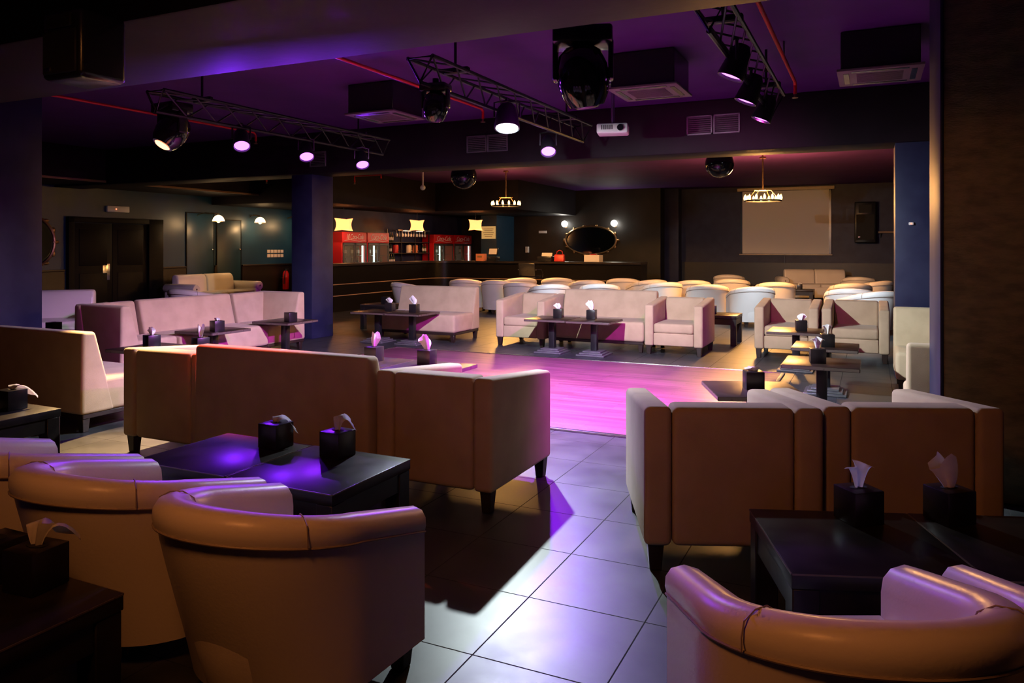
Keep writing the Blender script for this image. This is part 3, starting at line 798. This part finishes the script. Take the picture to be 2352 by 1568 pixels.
for i, (b0, w_, lab, text, ex) in enumerate((
    (15.75, 1.05, 'tall red drinks fridge behind the bar with open red side, nearest of four', '10 Coca-Cola', False),
    (16.83, 1.02, 'tall red drinks fridge behind the bar, second of four, with white lit strip', 'Coca-Cola', True),
    (20.27, 1.22, 'tall red drinks fridge behind the bar right of the glass shelves, third of four', 'Coca-Cola', True),
    (21.52, 1.22, 'tall red drinks fridge behind the bar farthest right, beside the notice board', 'Coca-Cola', False))):
    fr.append(fridge(w_, lab, W(-12.54, b0+w_/2), text, ex))
bk = thing('back_bar_shelf', 'dark back bar shelving with canisters and hanging glasses between the fridges', 'shelf', W(-12.55, 19.05), FACE_RIGHT)
obj('cabinet', rbox(NB(), (0, 0, .5), (2.3, .44, 1.0), .006, 1), 'doorblack', bk)
for z_ in (1.30, 1.62): obj('shelf', rbox(NB(), (0, -.04, z_), (2.3, .34, .025), .003, 1), 'darkwood', bk)
for x_ in (-1.13, -.35, .4, 1.13): obj('post', rbox(NB(), (x_, .10, 1.5), (.03, .03, 1.0), .003, 1), 'blackmetal', bk)
obj('glass_rack', rbox(NB(), (-.25, .04, 1.98), (1.75, .22, .02), .003, 1), 'chrome', bk)
for x_ in (-.55, .15): obj('strip_lamp', rbox(NB(), (x_, .13, 1.960), (.35, .03, .015), .002, 1), 'shelflamp', bk)
def on_shelf(x, y, z): return Vector(bk.location) + Matrix.Rotation(FACE_RIGHT, 3, 'Z') @ Vector((x, y, z))
gl = thing('wine_glass', '', 'glass')
obj('bowl', lathe(NB(), [(.002, 0), (.03, -.02), (.036, -.06), (.03, -.10), (.028, -.10), (.033, -.06), (.002, -.015)], 14), 'clearglassware', gl)
obj('stem', cyl(NB(), (0, 0, .035), .005, .07, 8), 'clearglassware', gl)
obj('foot', cyl(NB(), (0, 0, .072), .033, .006, 14), 'clearglassware', gl)
K_gl = Kind(gl)
for i in range(11):
    K_gl.put(on_shelf(.55-.155*i, .04, 1.8935), 0, 'small stemmed glass hanging upside down from the back bar rack', 'hanging bar glasses')
cn = thing('drinks_canister', '', 'canister')
obj('body', lathe(NB(), [(0, 0), (.09, 0), (.095, .02), (.095, .22), (.08, .25), (0, .25)], 20), 'redsoft', cn)
obj('lid', lathe(NB(), [(0, .25), (.085, .25), (.085, .28), (.03, .30), (0, .30)], 20), 'blackplastic', cn)
obj('tap', rbox(NB(), (0, .105, .05), (.03, .04, .04), .004, 1), 'chrome', cn)
K_cn = Kind(cn)
for x_, lab, mm in ((.55, 'red drinks canister on back bar shelf, left of the cream one', 'redsoft'), (-.15, 'cream drinks canister on back bar shelf between two red ones', 'creamplastic'), (-.50, 'orange red drinks canister on back bar shelf, right of the cream one', 'orangebox')):
    o = K_cn.put(on_shelf(x_, 0, 1.3135), FACE_RIGHT, lab, 'drinks canisters')
    o.scale = (.93, .93, .93)
    for ch in o.children:
        if ch.name.startswith('body') and mm != 'redsoft':
            ch.data = ch.data.copy(); ch.data.materials[0] = M[mm]
bt = thing('bottle', '', 'bottle')
obj('body', lathe(NB(), [(0, 0), (.036, 0), (.038, .01), (.038, .19), (.015, .24), (.013, .30), (0, .30)], 16), 'bottle', bt)
obj('cap', cyl(NB(), (0, 0, .305), .015, .02, 12), 'gold', bt)
obj('label_band', lathe(NB(), [(.0385, .06), (.0392, .062), (.0392, .15), (.0385, .152)], 16), 'paper', bt)
K_bt = Kind(bt)
for i, (x_, z_) in enumerate(((.95, 1.0), (.84, 1.0), (.73, 1.0), (1.0, 1.3125), (.88, 1.3125), (-.85, 1.3125), (-.98, 1.3125), (.80, 1.6325), (.90, 1.6325), (1.0, 1.6325))):
    K_bt.put(on_shelf(x_, .06, z_+.001), 0, 'small dark bottle with pale label standing on the back bar shelves', 'bottles on the back bar').scale = (.9, .9, .85)
for i, (f_, x_, z_) in enumerate([(f_, x_, z_) for f_ in range(4) for z_ in (.558, .908, 1.258) for x_ in (-.40, -.28, -.14, .14, .27, .40)]):
    if random.random() < .62:
        p_ = Vector(fr[f_].location) + Matrix.Rotation(FACE_RIGHT, 3, 'Z') @ Vector((x_, .02, z_))
        K_bt.put(p_, 0, 'small bottle behind the glass of a red drinks fridge', 'bottles in the fridges')

# things on the counters
def simple(name, lab, cat, bm, m, loc, rz=0, group=None):
    o = obj(name, bm, m, None, loc, rz); return tag(o, lab, cat, group)
t = thing('napkin_box', 'small orange box on the bar counter below the notice board', 'box', W(-9.75, 18.55, 1.101), ROOM)
obj('box', rbox(NB(), (0, 0, .10), (.24, .2, .20), .006, 1), 'orangebox', t); obj('opening', rbox(NB(), (0, -.101, .12), (.14, .004, .05), .001, 1), 'ink', t)
t = thing('cash_terminal', 'black cash terminal with pale screen on the bar counter', 'cash register', W(-9.40, 18.6, 1.101), ROOM)
obj('base', rbox(NB(), (0, 0, .06), (.26, .28, .12), .01, 2), 'blackplastic', t)
sc_ = obj('screen_housing', rbox(NB(), (0, 0, .26), (.28, .04, .20), .01, 2, (R(-15), 0, 0)), 'blackplastic', t)
obj('display', rbox(NB(), (0, -.028, .262), (.24, .006, .16), .002, 1, (R(-15), 0, 0)), 'paper', sc_)
t = thing('printer', 'pale printer with paper standing on the bar counter behind the stool', 'printer', W(-7.80, 18.55, 1.101), ROOM)
obj('body', rbox(NB(), (0, 0, .07), (.40, .3, .14), .015, 2), 'blackplastic', t); obj('paper_tray', rbox(NB(), (0, .05, .18), (.30, .02, .10), .004, 1, (R(-20), 0, 0)), 'paper', t)
t = thing('handbag', 'red bag on the bar counter to the right of the printer', 'bag', W(-7.42, 18.55, 1.101), ROOM)
obj('body', prism(NB(), [(-.07, 0), (.07, 0), (.04, .19), (-.04, .19)], -.14, .14, .025, 3), 'redsoft', t)
obj('handle', tube(NB(), [(-.09, 0, .18), (-.07, 0, .27), (0, 0, .30), (.07, 0, .27), (.09, 0, .18)], .009), 'redsoft', t)
t = thing('carton', 'white carton with red contents on the bar counter under the oval mirror', 'box', W(-6.48, 18.55, 1.101), ROOM)
bm = NB()
for s in (-1, 1): rbox(bm, (s*.20, 0, .09), (.008, .3, .18), .001, 1); rbox(bm, (0, s*.146, .09), (.40, .008, .18), .001, 1)
rbox(bm, (0, 0, .006), (.40, .3, .01), .001, 1); obj('carton_body', bm, 'paper', t)
t2 = thing('cloth_bundle', 'red cloth bundle lying in the white carton under the oval mirror', 'cloth', W(-6.48, 18.55, 1.20), ROOM)
bm = sphere(NB(), (0, 0, .04), .12, 18, 12, (1.2, .9, .55))
for v in bm.verts: v.co.z += .012*math.sin(v.co.x*60)*math.cos(v.co.y*45)
obj('cloth', bm, 'redsoft', t2)
# notice board, wall phone, small sign
t = thing('notice_board', 'yellow lit notice board with printed lines on the pier beside the bar', 'sign', W(-11.08, 21.6, 1.95), FACE_NEAR)
obj('board', rbox(NB(), (0, .012, 0), (.50, .024, .40), .004, 1), 'yellowboard', t)
bm = NB()
for i, l_ in enumerate((.36, .30, .38, .33, .26)): rbox(bm, (0, .026, .12-.06*i), (l_, .004, .014), 0)
obj('printed_lines', bm, 'ink', t)
t = thing('wall_phone', 'small white telephone on the dark wall right of the bar pier', 'telephone', W(-10.30, 22.9, 1.40), FACE_NEAR)
obj('body', rbox(NB(), (0, .03, 0), (.12, .06, .20), .01, 2), 'white', t); obj('handset', rbox(NB(), (-.03, .07, 0), (.04, .04, .18), .012, 2), 'white', t)
t = thing('small_sign', 'small white sign on the dark wall left of the oval mirror', 'sign', W(-9.75, 22.9, 1.98), FACE_NEAR)
obj('plate', rbox(NB(), (0, .01, 0), (.28, .02, .08), .003, 1), 'white', t)

# bar stool
t = thing('bar_stool', 'black bar stool with chrome frame in front of the counter', 'bar stool', W(-7.72, 17.35), FACE_FAR)
obj('seat', rbox(NB(), (0, 0, .74), (.44, .42, .07), .03, 3), 'blackplastic', t)
obj('backrest', prism(NB(), [(-.24, .76), (-.19, .76), (-.23, 1.08), (-.27, 1.08)], -.22, .22, .02, 3), 'blackplastic', t)
obj('pole', cyl(NB(), (0, 0, .37), .025, .70, 14), 'chrome', t)
obj('base', lathe(NB(), [(0, 0), (.21, 0), (.21, .01), (.05, .03), (0, .035)], 28), 'chrome', t)
for s in (-1, 1):
    obj('arm', tube(NB(), [(s*.22, -.20, .72), (s*.25, .16, .70), (s*.25, .21, .80), (s*.25, .10, .92), (s*.24, -.22, .92)], .011), 'chrome', t)
obj('footrest', tube(NB(), [(.17*math.cos(i*PI/10), .17*math.sin(i*PI/10), .26) for i in range(20)], .010, 6, True), 'chrome', t)

# ------------------------------------------------------------------ hanging lamps
def make_shade():
    t = thing('paper_pendant_lamp', '', 'pendant lamp')
    bm = NB(); n = 4; rg = []
    for j in range(7):
        f = j/6; tw = R(10)*math.sin(f*PI); rr = .165*(1+.10*(2*f-1)**2)
        rg.append([bm.verts.new((rr*sx*math.cos(tw)-rr*sy*math.sin(tw), rr*sx*math.sin(tw)+rr*sy*math.cos(tw), -.14+.28*f+.02*(sx*sy)*(2*f-1))) for sx, sy in ((1, 1), (0, 1.02), (-1, 1), (-1.02, 0), (-1, -1), (0, -1.02), (1, -1), (1.02, 0))])
    for r0, r1 in zip(rg, rg[1:]):
        for k in range(8): bm.faces.new((r0[k], r0[(k+1) % 8], r1[(k+1) % 8], r1[k]))
    bmesh.ops.solidify(bm, geom=bm.faces[:], thickness=.004)
    obj('shade', bm, 'shade', t)
    obj('bulb', sphere(NB(), (0, 0, 0), .05), 'candle', t)
    obj('cord', cyl(NB(), (0, 0, .25), .006, .44, 8), 'blackmetal', t)
    return t
K_shade = Kind(make_shade())
for a_, b_, z_, lab in ((-12.0, 15.4, 2.05, 'lit orange paper pendant over the nearest red fridge'), (-12.0, 18.8, 2.12, 'lit paper pendant in the middle of the bar shelves'), (-10.49, 19.6, 2.13, 'lit paper pendant left of the yellow notice board')):
    o = K_shade.put(W(a_, b_, z_), ROOM+R(20), lab, 'paper pendants over the bar')
    light('POINT', 'lamp_light', Vector(o.location)+Vector((0, 0, -.19)), 9, (1, .5, .16), o, .06)

def make_chandelier():
    t = thing('ring_chandelier', '', 'chandelier'); r = .33
    obj('ring', tube(NB(), [(r*math.cos(2*PI*i/40), r*math.sin(2*PI*i/40), -.03) for i in range(40)], .016, 8, True), 'blackmetal', t)
    for i in range(14):
        th = 2*PI*i/14
        obj('candle_bulb', lathe(NB(), [(0, -.05), (.018, -.045), (.027, -.01), (.020, .03), (0, .065)], 10, (r*math.cos(th), r*math.sin(th), .03)), 'candle', t)
    for i in range(4):
        th = PI/4+PI/2*i
        obj('hanger_rod', tube(NB(), [(r*math.cos(th), r*math.sin(th), -.02), (.16*math.cos(th), .16*math.sin(th), .17)], .006, 6), 'gold', t)
    obj('top_frame', tube(NB(), [(.16*math.cos(PI/4+PI/2*i), .16*math.sin(PI/4+PI/2*i), .17) for i in range(4)], .008, 6, True), 'gold', t)
    bm = tube(NB(), [(.16, 0, .17), (-.16, 0, .17)], .008, 6); tube(bm, [(0, .16, .17), (0, -.16, .17)], .008, 6)
    obj('cross_bar', bm, 'gold', t)
    return t
K_ch = Kind(make_chandelier())
def chandelier(loc, pw, lab, col=(1, .46, .12), bf=.15):
    o = K_ch.put(loc, 0, lab, 'ring chandeliers')
    obj('stem', cyl(NB(), (0, 0, .17+(CEIL-.17-loc[2])/2), .014, CEIL-.17-loc[2], 10), 'gold', o)
    obj('ceiling_rose', cyl(NB(), (0, 0, CEIL-loc[2]-.02), .06, .035, 16), 'gold', o)
    light('SPOT', 'chandelier_light', Vector(loc)+Vector((0, 0, -.06)), pw, col, o, .25, Vector((loc[0], loc[1], 0)), R(172), .12)
    light('POINT', 'bulb_light', Vector(loc)+Vector((0, 0, .05)), pw*bf, col, o, .25)
    return o
chandelier((-.145, 18.0, 2.49), 330, 'lit ring chandelier in front of the bar')
chandelier((4.77, 14.4, 2.39), 310, 'lit ring chandelier in front of the projection screen', bf=1.35)
chandelier((-1.0, .75, 2.95), 56, 'ring chandelier over the foreground chairs, above the picture', (1, .305, .068))

# ------------------------------------------------------------------ far wall: screen, speaker, shelf
t = thing('projection_screen', 'large pull down projection screen on the far wall, lit tan', 'projection screen', W(-2.32, 23.75, 0), FACE_NEAR)
obj('screen_surface', rbox(NB(), (0, .055, 2.22), (2.42, .006, 1.86), 0), 'screen', t)
bm = NB()
for s in (-1, 1): rbox(bm, (s*1.24, .054, 2.22), (.06, .007, 1.90), 0)
rbox(bm, (0, .054, 3.155), (2.54, .007, .03), 0); rbox(bm, (0, .054, 1.285), (2.54, .007, .03), 0)
obj('black_border', bm, 'blackplastic', t)
obj('roller_housing', rbox(NB(), (0, .05, 3.21), (2.72, .10, .09), .012, 2), 'creamplastic', t)
obj('weight_bar', cyl(NB(), (0, .057, 1.26), .018, 2.6, 12, (0, PI/2, 0)), 'creamplastic', t)
obj('pull_cord', cyl(NB(), (0, .06, 1.12), .006, .24, 6), 'blackplastic', t)
def speaker(lab, loc, rz, s=(.48, .36, .85), horn=True):
    t = thing('loudspeaker', lab, 'loudspeaker', loc, rz, 'black loudspeakers')
    obj('cabinet', rbox(NB(), (0, s[1]/2, 0), s, .03, 3), 'blackplastic', t)
    obj('grille', rbox(NB(), (0, s[1]+.002, -s[2]*.12), (s[0]*.84, .014, s[2]*.62), .006, 1), 'rubber', t)
    if horn: obj('horn', rbox(NB(), (0, s[1]+.003, s[2]*.33), (s[0]*.6, .014, s[2]*.2), .004, 1), 'rubber', t)
    obj('badge', rbox(NB(), (s[0]*.28, s[1]+.01, -s[2]*.36), (.05, .006, .02), .001, 1), 'chrome', t)
    obj('wall_bracket', rbox(NB(), (0, -.0, 0), (.10, .06, .14), .004, 1), 'blackmetal', t)
    return t
speaker('large black loudspeaker on the far wall to the right of the screen', W(-.16, 23.76, 2.18), FACE_NEAR, (.55, .4, 1.15))
t = thing('bracket_shelf', 'small timber wall shelf right of the screen below the loudspeaker', 'shelf', W(.42, 23.8, 1.90), FACE_NEAR)
obj('board', rbox(NB(), (0, .10, 0), (.50, .20, .05), .004, 1), 'tan', t)
for s in (-1, 1): obj('bracket', prism(NB(), [(0, -.025), (.16, -.025), (0, -.15)], s*.18-.01, s*.18+.01, .002, 1), 'blackmetal', t)
speaker('small black loudspeaker hanging under the beam at upper left', W(-3.62, 2.68, 2.48), FACE_NEAR, (.30, .26, .34))
t = thing('door_alarm', 'tiny pale sensor on the blue column at right', 'sensor', W(.40, 9.55, 1.74), FACE_NEAR)
obj('housing', rbox(NB(), (0, .012, 0), (.05, .024, .03), .004, 1), 'white', t); obj('button', sphere(NB(), (.0, .026, 0), .006, 8, 6), 'redled', t)

# ------------------------------------------------------------------ ceiling: air conditioners, grilles, pipes, projector
def make_ac():
    t = thing('ceiling_air_conditioner', '', 'air conditioner')
    obj('casing', rbox(NB(), (0, 0, .17), (.60, .60, .32), .006, 1), 'blackplastic', t)
    p_ = obj('bottom_panel', rbox(NB(), (0, 0, 0), (.66, .66, .022), .006, 2), M['acpanel'], t)
    bm = NB()
    for i in range(9): rbox(bm, (0, -.16+.04*i, -.014), (.36, .012, .008), .002, 1)
    obj('intake_slats', bm, M['acpanel'], p_)
    bm = NB()
    for s in (-1, 1): rbox(bm, (s*.26, 0, -.012), (.045, .44, .006), .002, 1); rbox(bm, (0, s*.26, -.012), (.44, .045, .006), .002, 1)
    obj('air_outlets', bm, 'blackplastic', p_)
    return t
M['acpanel'] = mat('painted_ac_panel', (.16, .12, .14), .5)
K_ac = Kind(make_ac())
for p_, lab in ((( -1.44, 8.63, 2.965), 'square ceiling air conditioner left of the centre truss'), ((1.33, 7.27, 2.965), 'square ceiling air conditioner beside the big moving head light'), ((3.18, 6.55, 2.965), 'square ceiling air conditioner near the brown pier at right')):
    K_ac.put(p_, ROOM, lab, 'ceiling air conditioners')
def make_grille():
    t = thing('air_grille', '', 'air vent')
    bm = NB()
    for s in (-1, 1): rbox(bm, (s*.15, .012, 0), (.02, .024, .24), .003, 1); rbox(bm, (0, .012, s*.11), (.32, .024, .02), .003, 1)
    obj('frame', bm, 'castmetal', t)
    for i in range(8): obj('slat', rbox(NB(), (0, .012, -.087+.025*i), (.29, .02, .005), .001, 1, (R(25), 0, 0)), 'castmetal', t)
    obj('backing', rbox(NB(), (0, .003, 0), (.30, .006, .22), 0), 'rubber', t)
    return t
K_gr = Kind(make_grille())
for a_, z_, lab in ((-1.93, 2.99, 'violet lit air grille on the far beam, left of the right pair'), (-1.60, 2.99, 'violet lit air grille on the far beam, right of the right pair'), (-5.06, 2.94, 'air grille on the far beam behind the white lamp, left of two'), (-4.73, 2.94, 'air grille on the far beam behind the white lamp, right of two'), (-7.9, 2.87, 'air grille on the far beam above the navy column')):
    K_gr.put(W(a_, 9.5, z_), FACE_NEAR, lab, 'air grilles on the beam')
def pipe(lab, a_, b0, b1, z_, drop=.12):
    t = thing('sprinkler_pipe', lab, 'pipe', W(a_, b0, z_), ROOM, 'red sprinkler pipes')
    obj('pipe', tube(NB(), [(0, 0, 0), (0, b1-b0-.04, 0), (0, b1-b0, -.03), (0, b1-b0, -drop)], .017, 10), 'redpipe', t)
    obj('sprinkler_head', lathe(NB(), [(0, 0), (.012, 0), (.014, -.03), (.03, -.035), (.03, -.04), (0, -.045)], 12, (0, b1-b0, -drop)), 'gold', t)
    for f in (.25, .75): obj('hanger', cyl(NB(), (0, (b1-b0)*f, (CEIL-z_)/2), .006, CEIL-z_, 6), 'blackmetal', t)
pipe('long red sprinkler pipe over the centre of the dance floor', -4.25, 3.82, 8.13, 3.15)
pipe('red sprinkler pipe at upper right beyond the right truss', -.70, 3.82, 8.17, 3.15)
pipe('red sprinkler pipe at left above the spotlights', -8.14, 3.82, 8.4, 3.15)
def pipe_v(lab, a0, a1, b_, z_):
    t = thing('sprinkler_pipe', lab, 'pipe', W(a0, b_, z_), ROOM, 'red sprinkler pipes')
    obj('pipe', tube(NB(), [(0, 0, -.14), (0, 0, 0), (a1-a0, 0, 0), (a1-a0, 0, -.08)], .02, 8), 'redpipe', t)
    obj('sprinkler_head', lathe(NB(), [(0, 0), (.012, 0), (.014, -.03), (.03, -.035), (0, -.045)], 12, (0, 0, -.14)), 'gold', t)
    obj('hanger', cyl(NB(), ((a1-a0)/2, 0, (CEIL-z_)/2), .006, CEIL-z_, 6), 'blackmetal', t)
pipe_v('short red pipe under the ceiling left of the navy column', -11.9, -10.9, 12.6, 3.05)
pipe_v('short red pipe under the ceiling right of the navy column', -10.3, -9.6, 13.6, 3.05)
t = thing('projector', 'white projector hanging from the ceiling on a pole', 'projector', (1.12, 8.4, 2.78), PI+R(-12))
obj('body', rbox(NB(), (0, 0, 0), (.34, .27, .11), .02, 3), 'white', t)
obj('lens', cyl(NB(), (-.09, .14, 0), .035, .05, 18, (PI/2, 0, 0)), 'glossblack', t)
bm = NB()
for i in range(6): rbox(bm, (.0+.022*i, .136, .01), (.010, .004, .05), 0)
obj('vent', bm, 'blackplastic', t)
obj('mount_pole', cyl(NB(), (0, 0, .06+(CEIL-2.84)/2), .022, CEIL-2.84, 12), 'chrome', t)
obj('ceiling_plate', cyl(NB(), (0, 0, CEIL-2.78-.01), .07, .02, 16), 'chrome', t)
for p_, r_, lab in (((3.29, 12.0, 2.80), .225, 'black glossy globe light on the ceiling left of the right chandelier'), ((-.83, 13.0, 2.70), .225, 'black glossy globe light on the ceiling left of the middle chandelier')):
    t = thing('globe_effect_light', lab, 'stage light', p_, PI, 'black globe effect lights')
    obj('globe', sphere(NB(), (0, 0, 0), r_, 28, 18), 'glossblack', t)
    obj('neck', cyl(NB(), (0, 0, r_+(CEIL-p_[2]-r_)/2), .05, CEIL-p_[2]-r_+.02, 14), 'blackmetal', t)
    obj('collar', cyl(NB(), (0, 0, r_*.9), .12, .07, 24), 'blackmetal', t)
t = thing('security_camera', 'small white camera on the ceiling before the bar', 'camera', (-1.98, 16.8, 2.80), PI)
obj('dome', sphere(NB(), (0, 0, 0), .06), 'white', t); obj('stem', cyl(NB(), (0, 0, .28), .02, .46, 10), 'white', t)

# ------------------------------------------------------------------ lighting rig
def truss(lab, a_, b0, b1, z_):
    t = thing('lighting_truss', lab, 'truss', W(a_, b0, z_), ROOM, 'black lighting trusses')
    L_ = b1-b0; ch = [(-.11, .10), (.11, .10), (0, -.09)]
    for x, z in ch: obj('chord', tube(NB(), [(x, 0, z), (x, L_, z)], .017, 8), 'truss', t)
    bm = NB(); n = int(L_/.35)
    for i in range(n):
        y0, y1 = L_*i/n, L_*(i+1)/n
        for (p, q) in ((0, 1), (1, 2), (2, 0)):
            tube(bm, [(ch[p][0], y0, ch[p][1]), (ch[q][0], y1, ch[q][1])], .008, 5)
    for y in (0, L_): tube(bm, [(c[0], y, c[1]) for c in ch], .016, 6, True)
    obj('bracing', bm, 'truss', t)
    for f in (.15, .85):
        obj('hanger_rod', cyl(NB(), (0, L_*f, .10+(CEIL-z_-.10)/2), .012, CEIL-z_-.10, 8), 'blackmetal', t)
        obj('clamp', rbox(NB(), (0, L_*f, .11), (.26, .05, .05), .01, 1), 'blackmetal', t)
    return t
truss('black lighting truss over the middle of the dance floor', -3.1, 4.9, 8.5, 2.82)
truss('black lighting truss over the left side of the dance floor', -5.97, 4.9, 8.5, 2.82)
truss('black lighting truss over the right side of the dance floor', -.88, 4.6, 7.8, 2.86)

def par(lab, p, target, lens, top, r_=.085, ln=.20, group='stage spotlights'):
    p = Vector(p); d = Vector(target)-p
    q = d.to_track_quat('-Z', 'Y')
    t = thing('stage_spotlight', lab, 'spotlight', p, 0, group); t.rotation_euler = q.to_euler()
    obj('housing', lathe(NB(), [(0, ln), (r_*.55, ln), (r_*.8, ln*.8), (r_, .03), (r_*1.06, -.01), (r_*1.06, -.03), (r_*.95, -.03), (r_*.92, .0), (0, .0)], 24), 'blackmetal', t)
    ln_ = obj('lens', lathe(NB(), [(0, -.012), (r_*.88, -.012), (r_*.9, -.004), (0, -.004)], 24), lens, t)
    inv = q.inverted()
    up = inv @ Vector((0, 0, 1)); sd = inv @ (Vector((0, 0, 1)).cross(d).normalized())
    hgt_ = top-p.z
    pts = [sd*r_*1.05+Vector((0, 0, ln*.4)), sd*r_*1.05+Vector((0, 0, ln*.4))+up*.13, up*.15+Vector((0, 0, ln*.4)), -sd*r_*1.05+up*.13+Vector((0, 0, ln*.4)), -sd*r_*1.05+Vector((0, 0, ln*.4))]
    obj('yoke', tube(NB(), pts, .010, 6), 'blackmetal', t)
    obj('clamp', tube(NB(), [up*.15+Vector((0, 0, ln*.4)), up*max(.17, hgt_)+Vector((0, 0, ln*.4))], .018, 8), 'blackmetal', t)
    return t, p + d.normalized()*.06
VIO, PINK, BLUE = (.30, .05, 1.), (1., .10, .85), (.16, .12, 1.)
def spot(lab, p, tilt, lens, power, col, size, blend=.6, rad=.04, aim=None, r_=.085):
    p = Vector(p); t, lp = par(lab, p, p+Vector((*tilt, -1)), lens, 2.72, r_)
    light('SPOT', 'spot_light', lp, power, col, t, rad, Vector(aim), R(size), blend)
    return t
#LIGHTS
spot('bright white spotlight on the centre truss', W(-2.98, 6.17, 2.58), (0, -.30), 'lens_white', 1150, (.84, .97, 1.), 178, .6, .03, W(-2.98, 7.0, 0), .11)
spot('violet spotlight at the far end of the centre truss', W(-3.23, 7.74, 2.55), (0, -.8), 'lens_violet', 340, (.27, .006, 1.), 136, .5, .04, W(-3.2, 6.9, 0))
spot('violet spotlight on left truss, nearest of three', W(-5.95, 5.94, 2.55), (.3, -.7), 'lens_violet', 120, (.20, .015, 1.), 95, .8, .04, (-1.3, 3.0, .4))
spot('violet pink spotlight on left truss, middle of three', W(-5.97, 6.97, 2.55), (.3, -.7), 'lens_violet', 120, (.25, .02, 1.), 95, .8, .04, (-.8, 3.6, .4))
spot('violet spotlight on left truss, farthest of three', W(-5.90, 7.95, 2.55), (.3, -.7), 'lens_violet', 120, (.20, .015, 1.), 95, .8, .04, (-1.0, 4.0, 0))
PINK = (.78, .02, 1.)
spot('pink spotlight on right truss, nearest of three', W(-.86, 5.30, 2.66), (-.4, .1), 'lens_pink', 1200, PINK, 104, 1., .04, W(-3.2, 6.7, 0))
spot('pink spotlight on right truss, middle of three', W(-.90, 6.26, 2.66), (-.4, .1), 'lens_pink', 1100, PINK, 80, .9, .04, W(-3.4, 6.8, 0))
spot('pink spotlight on right truss, farthest of three', W(-.90, 7.20, 2.66), (-.4, .1), 'lens_pink', 130, (1., .05, .6), 95, .9, .04, W(-3.0, 12.0, .6))

for a_, lab in ((-4.6, 'white spotlight behind the far beam, aimed at the left tub chairs'), (-1.1, 'white spotlight behind the far beam, aimed at the right tub chairs')):
    p_ = W(a_, 10.4, 2.86); t, lp = par(lab, p_, W(a_, 14, .6), 'lens_white', CEIL, .085)
    light('SPOT', 'spot_light', lp, 750, (.66, .84, 1.), t, .04, W(a_+.1, 13.1, .35), R(50), .5)

def moving_head(lab, p, top, s, lens, turn, tilt):
    t = thing('moving_head_light', lab, 'stage light', p, turn, 'moving head lights')
    obj('base', rbox(NB(), (0, 0, .25*s/.34), (s*1.12, .8*s, .11*s/.34), .02, 2), 'blackplastic', t)
    for k in (-1, 1): obj('yoke_arm', rbox(NB(), (k*s*.525, 0, .10*s/.34), (.035*s/.34, .11*s/.34, .26*s/.34), .015, 2), 'blackplastic', t)
    prof = [(0, .2), (.08, .195), (.135, .15), (.165, .06), (.168, -.04), (.145, -.13), (.11, -.19), (.09, -.19), (0, -.185)]
    h_ = obj('head', lathe(NB(), [(r_*s/.34, z*s/.34) for r_, z in prof], 28), 'glossblack', t); h_.rotation_euler = tilt
    obj('lens', lathe(NB(), [(0, -.19*s/.34), (.085*s/.34, -.192*s/.34), (.07*s/.34, -.205*s/.34), (0, -.21*s/.34)], 24), lens, h_)
    obj('status_light', sphere(NB(), (s*.49, -.2*s, .22*s/.34), .008, 8, 6), 'blueled', t)
    obj('clamp', cyl(NB(), (0, 0, .29*s/.34+(top-p[2]-.29*s/.34)/2), .025, top-p[2]-.29*s/.34, 10), 'blackmetal', t)
    return t
moving_head('large black moving head light hanging near the centre of the ceiling', (.46, 4.9, 2.58), CEIL, .34, 'glossblack', R(-8), (R(12), R(-8), 0))
mh = moving_head('moving head light with glowing red lens on the left truss', (-3.30, 7.35, 2.60), 2.86, .30, 'lens_red', R(-30), (R(-32), R(10), 0))
light('SPOT', 'red_beam', (-3.20, 7.08, 2.40), 2600, (1., .10, .04), mh, .04, W(-4.05, 4.15, .75), R(26), .6)
light('SPOT', 'amber_beam', (-3.22, 7.08, 2.40), 1700, (1., .62, .24), mh, .04, W(-5.05, 3.78, .4), R(42), .8)
moving_head('small black moving head light on the near end of the centre truss', (-.60, 5.95, 2.58), 2.80, .20, 'glossblack', R(-20), (R(10), R(8), 0))
